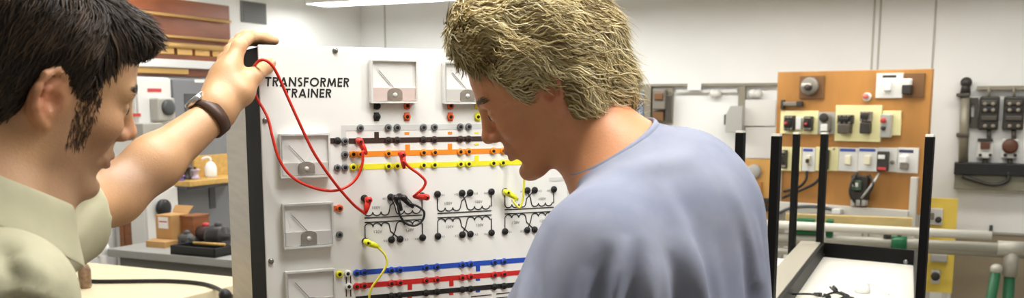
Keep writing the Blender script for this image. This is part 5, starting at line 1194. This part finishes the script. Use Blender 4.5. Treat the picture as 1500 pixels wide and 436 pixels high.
v, q, c = join([(hv2, hq, np.tile(linc((128, 108, 66)), (len(hv), 1))), s1, s2, s3]); mesh_np('hair', v, q, m_hair, man2, c, 'tousled blond hair over the ears and nape')
# t-shirt
m_tee = mat('tee_cloth', (138, 142, 156), .85, var=.10, scale=10, bump=.25, col2=(120, 125, 143))
T = Form()
T.el((.252, 1.50, 1.395), (.145, .185, .168), R=np.stack([np.array((-.87, .5, 0)), np.array((-.5, -.87, 0)), up], 1), k=.02)
T.el((.272, 1.475, 1.20), (.140, .180, .22), R=np.stack([np.array((-.87, .5, 0)), np.array((-.5, -.87, 0)), up], 1), k=.06); T.rc(np.array((.285, 1.46, 1.1)), HIPR - up * .02, .145, .15, k=.06)
T.rc(NBR + np.array((.012, -.006, -.036)), LS + np.array((.012, 0, 0)), .056, .074, k=.06); T.rc(NBR + np.array((.02, .01, -.036)), RS, .058, .075, k=.06)
T.rc(LS, LE + np.array((.012, 0, .03)), .084, .094, k=.05); T.rc(LS + np.array((.05, 0, -.05)), LE + np.array((.10, .03, .03)), .08, .085, k=.06)
T.rc(RS, RE, .070, .066, k=.04)
d = np.array((-.1, 0, -1.0)); d /= np.linalg.norm(d); e2 = np.cross(d, (0, 1.0, 0)); e2 /= np.linalg.norm(e2)
T.bx(LE + d * .115, (.1, .2, .2), np.stack([d, e2, np.cross(d, e2)], 1), k=.008)
nx = np.array((-.535, -.10, .84)); nx /= np.linalg.norm(nx); P0 = npv(at(898, 226, 1.425)); CN = NBR - nx * ((NBR - P0) @ nx); tx = np.cross((0, -1.0, 0), nx); tx /= np.linalg.norm(tx); ty = np.cross(nx, tx)
T.rc(CN - nx * .05, CN + nx * .01, .082, .070, k=.03); T.bx(CN + nx * .09, (.13, .13, .09), np.stack([tx, ty, nx], 1), k=.006)
v, q = T.surface((axis((-.12, .56, .0055)), axis((1.05, 1.90, .0055)), axis((.76, 1.05, .012), (1.05, 1.64, .0055))))
v = smooth_v(v, q, 2); n = vnormals(v, q)
FO = (([(962, 262), (985, 320), (1000, 380), (1012, 440), (1016, 500)], .013, .010, 1.38), ([(940, 268), (962, 325), (978, 385), (986, 440), (990, 500)], .015, -.008, 1.38), ([(918, 340), (905, 390), (893, 440), (888, 500)], .011, .008, 1.28), ([(936, 345), (924, 400), (918, 440), (912, 500)], .011, -.007, 1.28),
      ([(890, 350), (878, 400), (870, 440), (866, 500)], .011, -.006, 1.28), ([(955, 370), (950, 440), (948, 500)], .010, .006, 1.28), ([(860, 385), (850, 440), (846, 500)], .010, .005, 1.28), ([(1078, 270), (1096, 350), (1106, 440), (1110, 500)], .010, .007, 1.45), ([(1062, 290), (1080, 370), (1088, 440), (1090, 500)], .011, -.007, 1.45),
      ([(1030, 215), (1062, 290), (1080, 350), (1090, 400)], .011, .004, 1.45), ([(842, 280), (900, 258), (960, 240), (1000, 235)], .014, .004, 1.38), ([(790, 330), (770, 390), (765, 440), (760, 500)], .010, .005, 1.3), ([(806, 330), (790, 390), (785, 440), (780, 500)], .010, -.004, 1.3), ([(1015, 320), (1032, 400), (1038, 460), (1040, 500)], .012, .005, 1.42))
for pts, w, a, Y in FO: v = fold(v, n, pts, w, a * 1.8, Y)
v += n * (vnoise(v, 30, 9) * .0022)[:, None]
tee = mesh_np('tshirt', v, q, m_tee, man2, label='faded blue grey t-shirt')
# ribbed neckband
def neckband(c0, ax, r, m, par):
    a, b = tx, ty; pts = [V(c0 + a * math.cos(t) * r[0] + b * math.sin(t) * r[1]) for t in np.linspace(0, 2 * math.pi, 49)]
    mb = MB(); rows = []
    for p in pts[:-1]: rows.append(p)
    K = len(rows); prof = [(-.001, .005), (.003, .006), (.005, .001), (.006, -.010), (.000, -.010)]
    for p in rows:
        o = (p - V(c0)).normalized()
        for h, g in prof: mb.v.append(p + o * h + V(ax) * g)
    n_ = len(prof)
    for i in range(K):
        for j in range(n_): mb.f.append([i * n_ + j, ((i + 1) % K) * n_ + j, ((i + 1) % K) * n_ + (j + 1) % n_, i * n_ + (j + 1) % n_]); mb.mi.append(0); mb.sm.append(True)
    return mb.build('neckband', m, par)
neckband(CN - nx * .003, nx, (.076, .074), mat('tee_rib', (138, 144, 162), .85, var=.1, scale=60), tee)
trousers(HIPR, rR, fR, man2, m_jean)
# lamps in place
m_tube3 = emit('lamp_diffuser_dim', (252, 248, 240), 6.5)
m_tube2 = emit('lamp_diffuser_bright', (252, 250, 248), 13.5)
p0 = at(462, 8, 7.0); LZ = p0.z
L = 2.4
for k, lab in ((0, 'fluorescent light visible at the top of the view, along the back wall'),
               (1, 'fluorescent light over the wooden device board')):
    c = p0 + BW.R * (L / 2 + k * 2.6); c.z = LZ
    fixture(c, L, .26, lab, m_tube if k == 0 else m_tube3)
for (x, y, lab) in ((-.9, 3.4, 'fluorescent light over the cream bench'), (.9, 3.3, 'fluorescent light over the black frame carts'),
                    (-.15, 1.40, 'fluorescent light above the two men and the trainer panel'), (1.55, 1.05, 'fluorescent light above the space in front of the carts'),
                    (-1.6, 5.2, 'fluorescent light over the grey table')):
    fixture((x, y, 2.6), 1.5, .3, lab, m_tube2 if y < 1.45 else m_tube)
W = bpy.data.worlds.new('world'); SC.world = W; W.use_nodes = True
W.node_tree.nodes['Background'].inputs[0].default_value = (1.0, .97, .92, 1); W.node_tree.nodes['Background'].inputs[1].default_value = .15
SC.view_settings.exposure = 1.14
# repeats share a group
GROUPS = {'patch_lead': 'patch leads plugged into the trainer', 'wall_switch': 'switch plates on the plywood board', 'relay_plate': 'relay plates on the plywood board', 'motor_starter': 'motor starters on the plywood board',
          'circuit_breaker': 'dark breakers under the strut rail', 'meter_socket': 'white socket boxes under the breakers', 'frame_cart': 'black frame carts', 'motor_model': 'motors on the grey table', 'pipe_bracket': 'brackets on the pipe bench',
          'tall_cabinet': 'tall cabinets under the brown rack', 'cable': 'cables on the plywood board', 'strut_rail': 'metal rails on the back wall'}
for o in SC.objects:
    k = o.name.split('.')[0]
    if o.parent is None and 'label' in o and k in GROUPS and 'group' not in o: o['group'] = GROUPS[k]
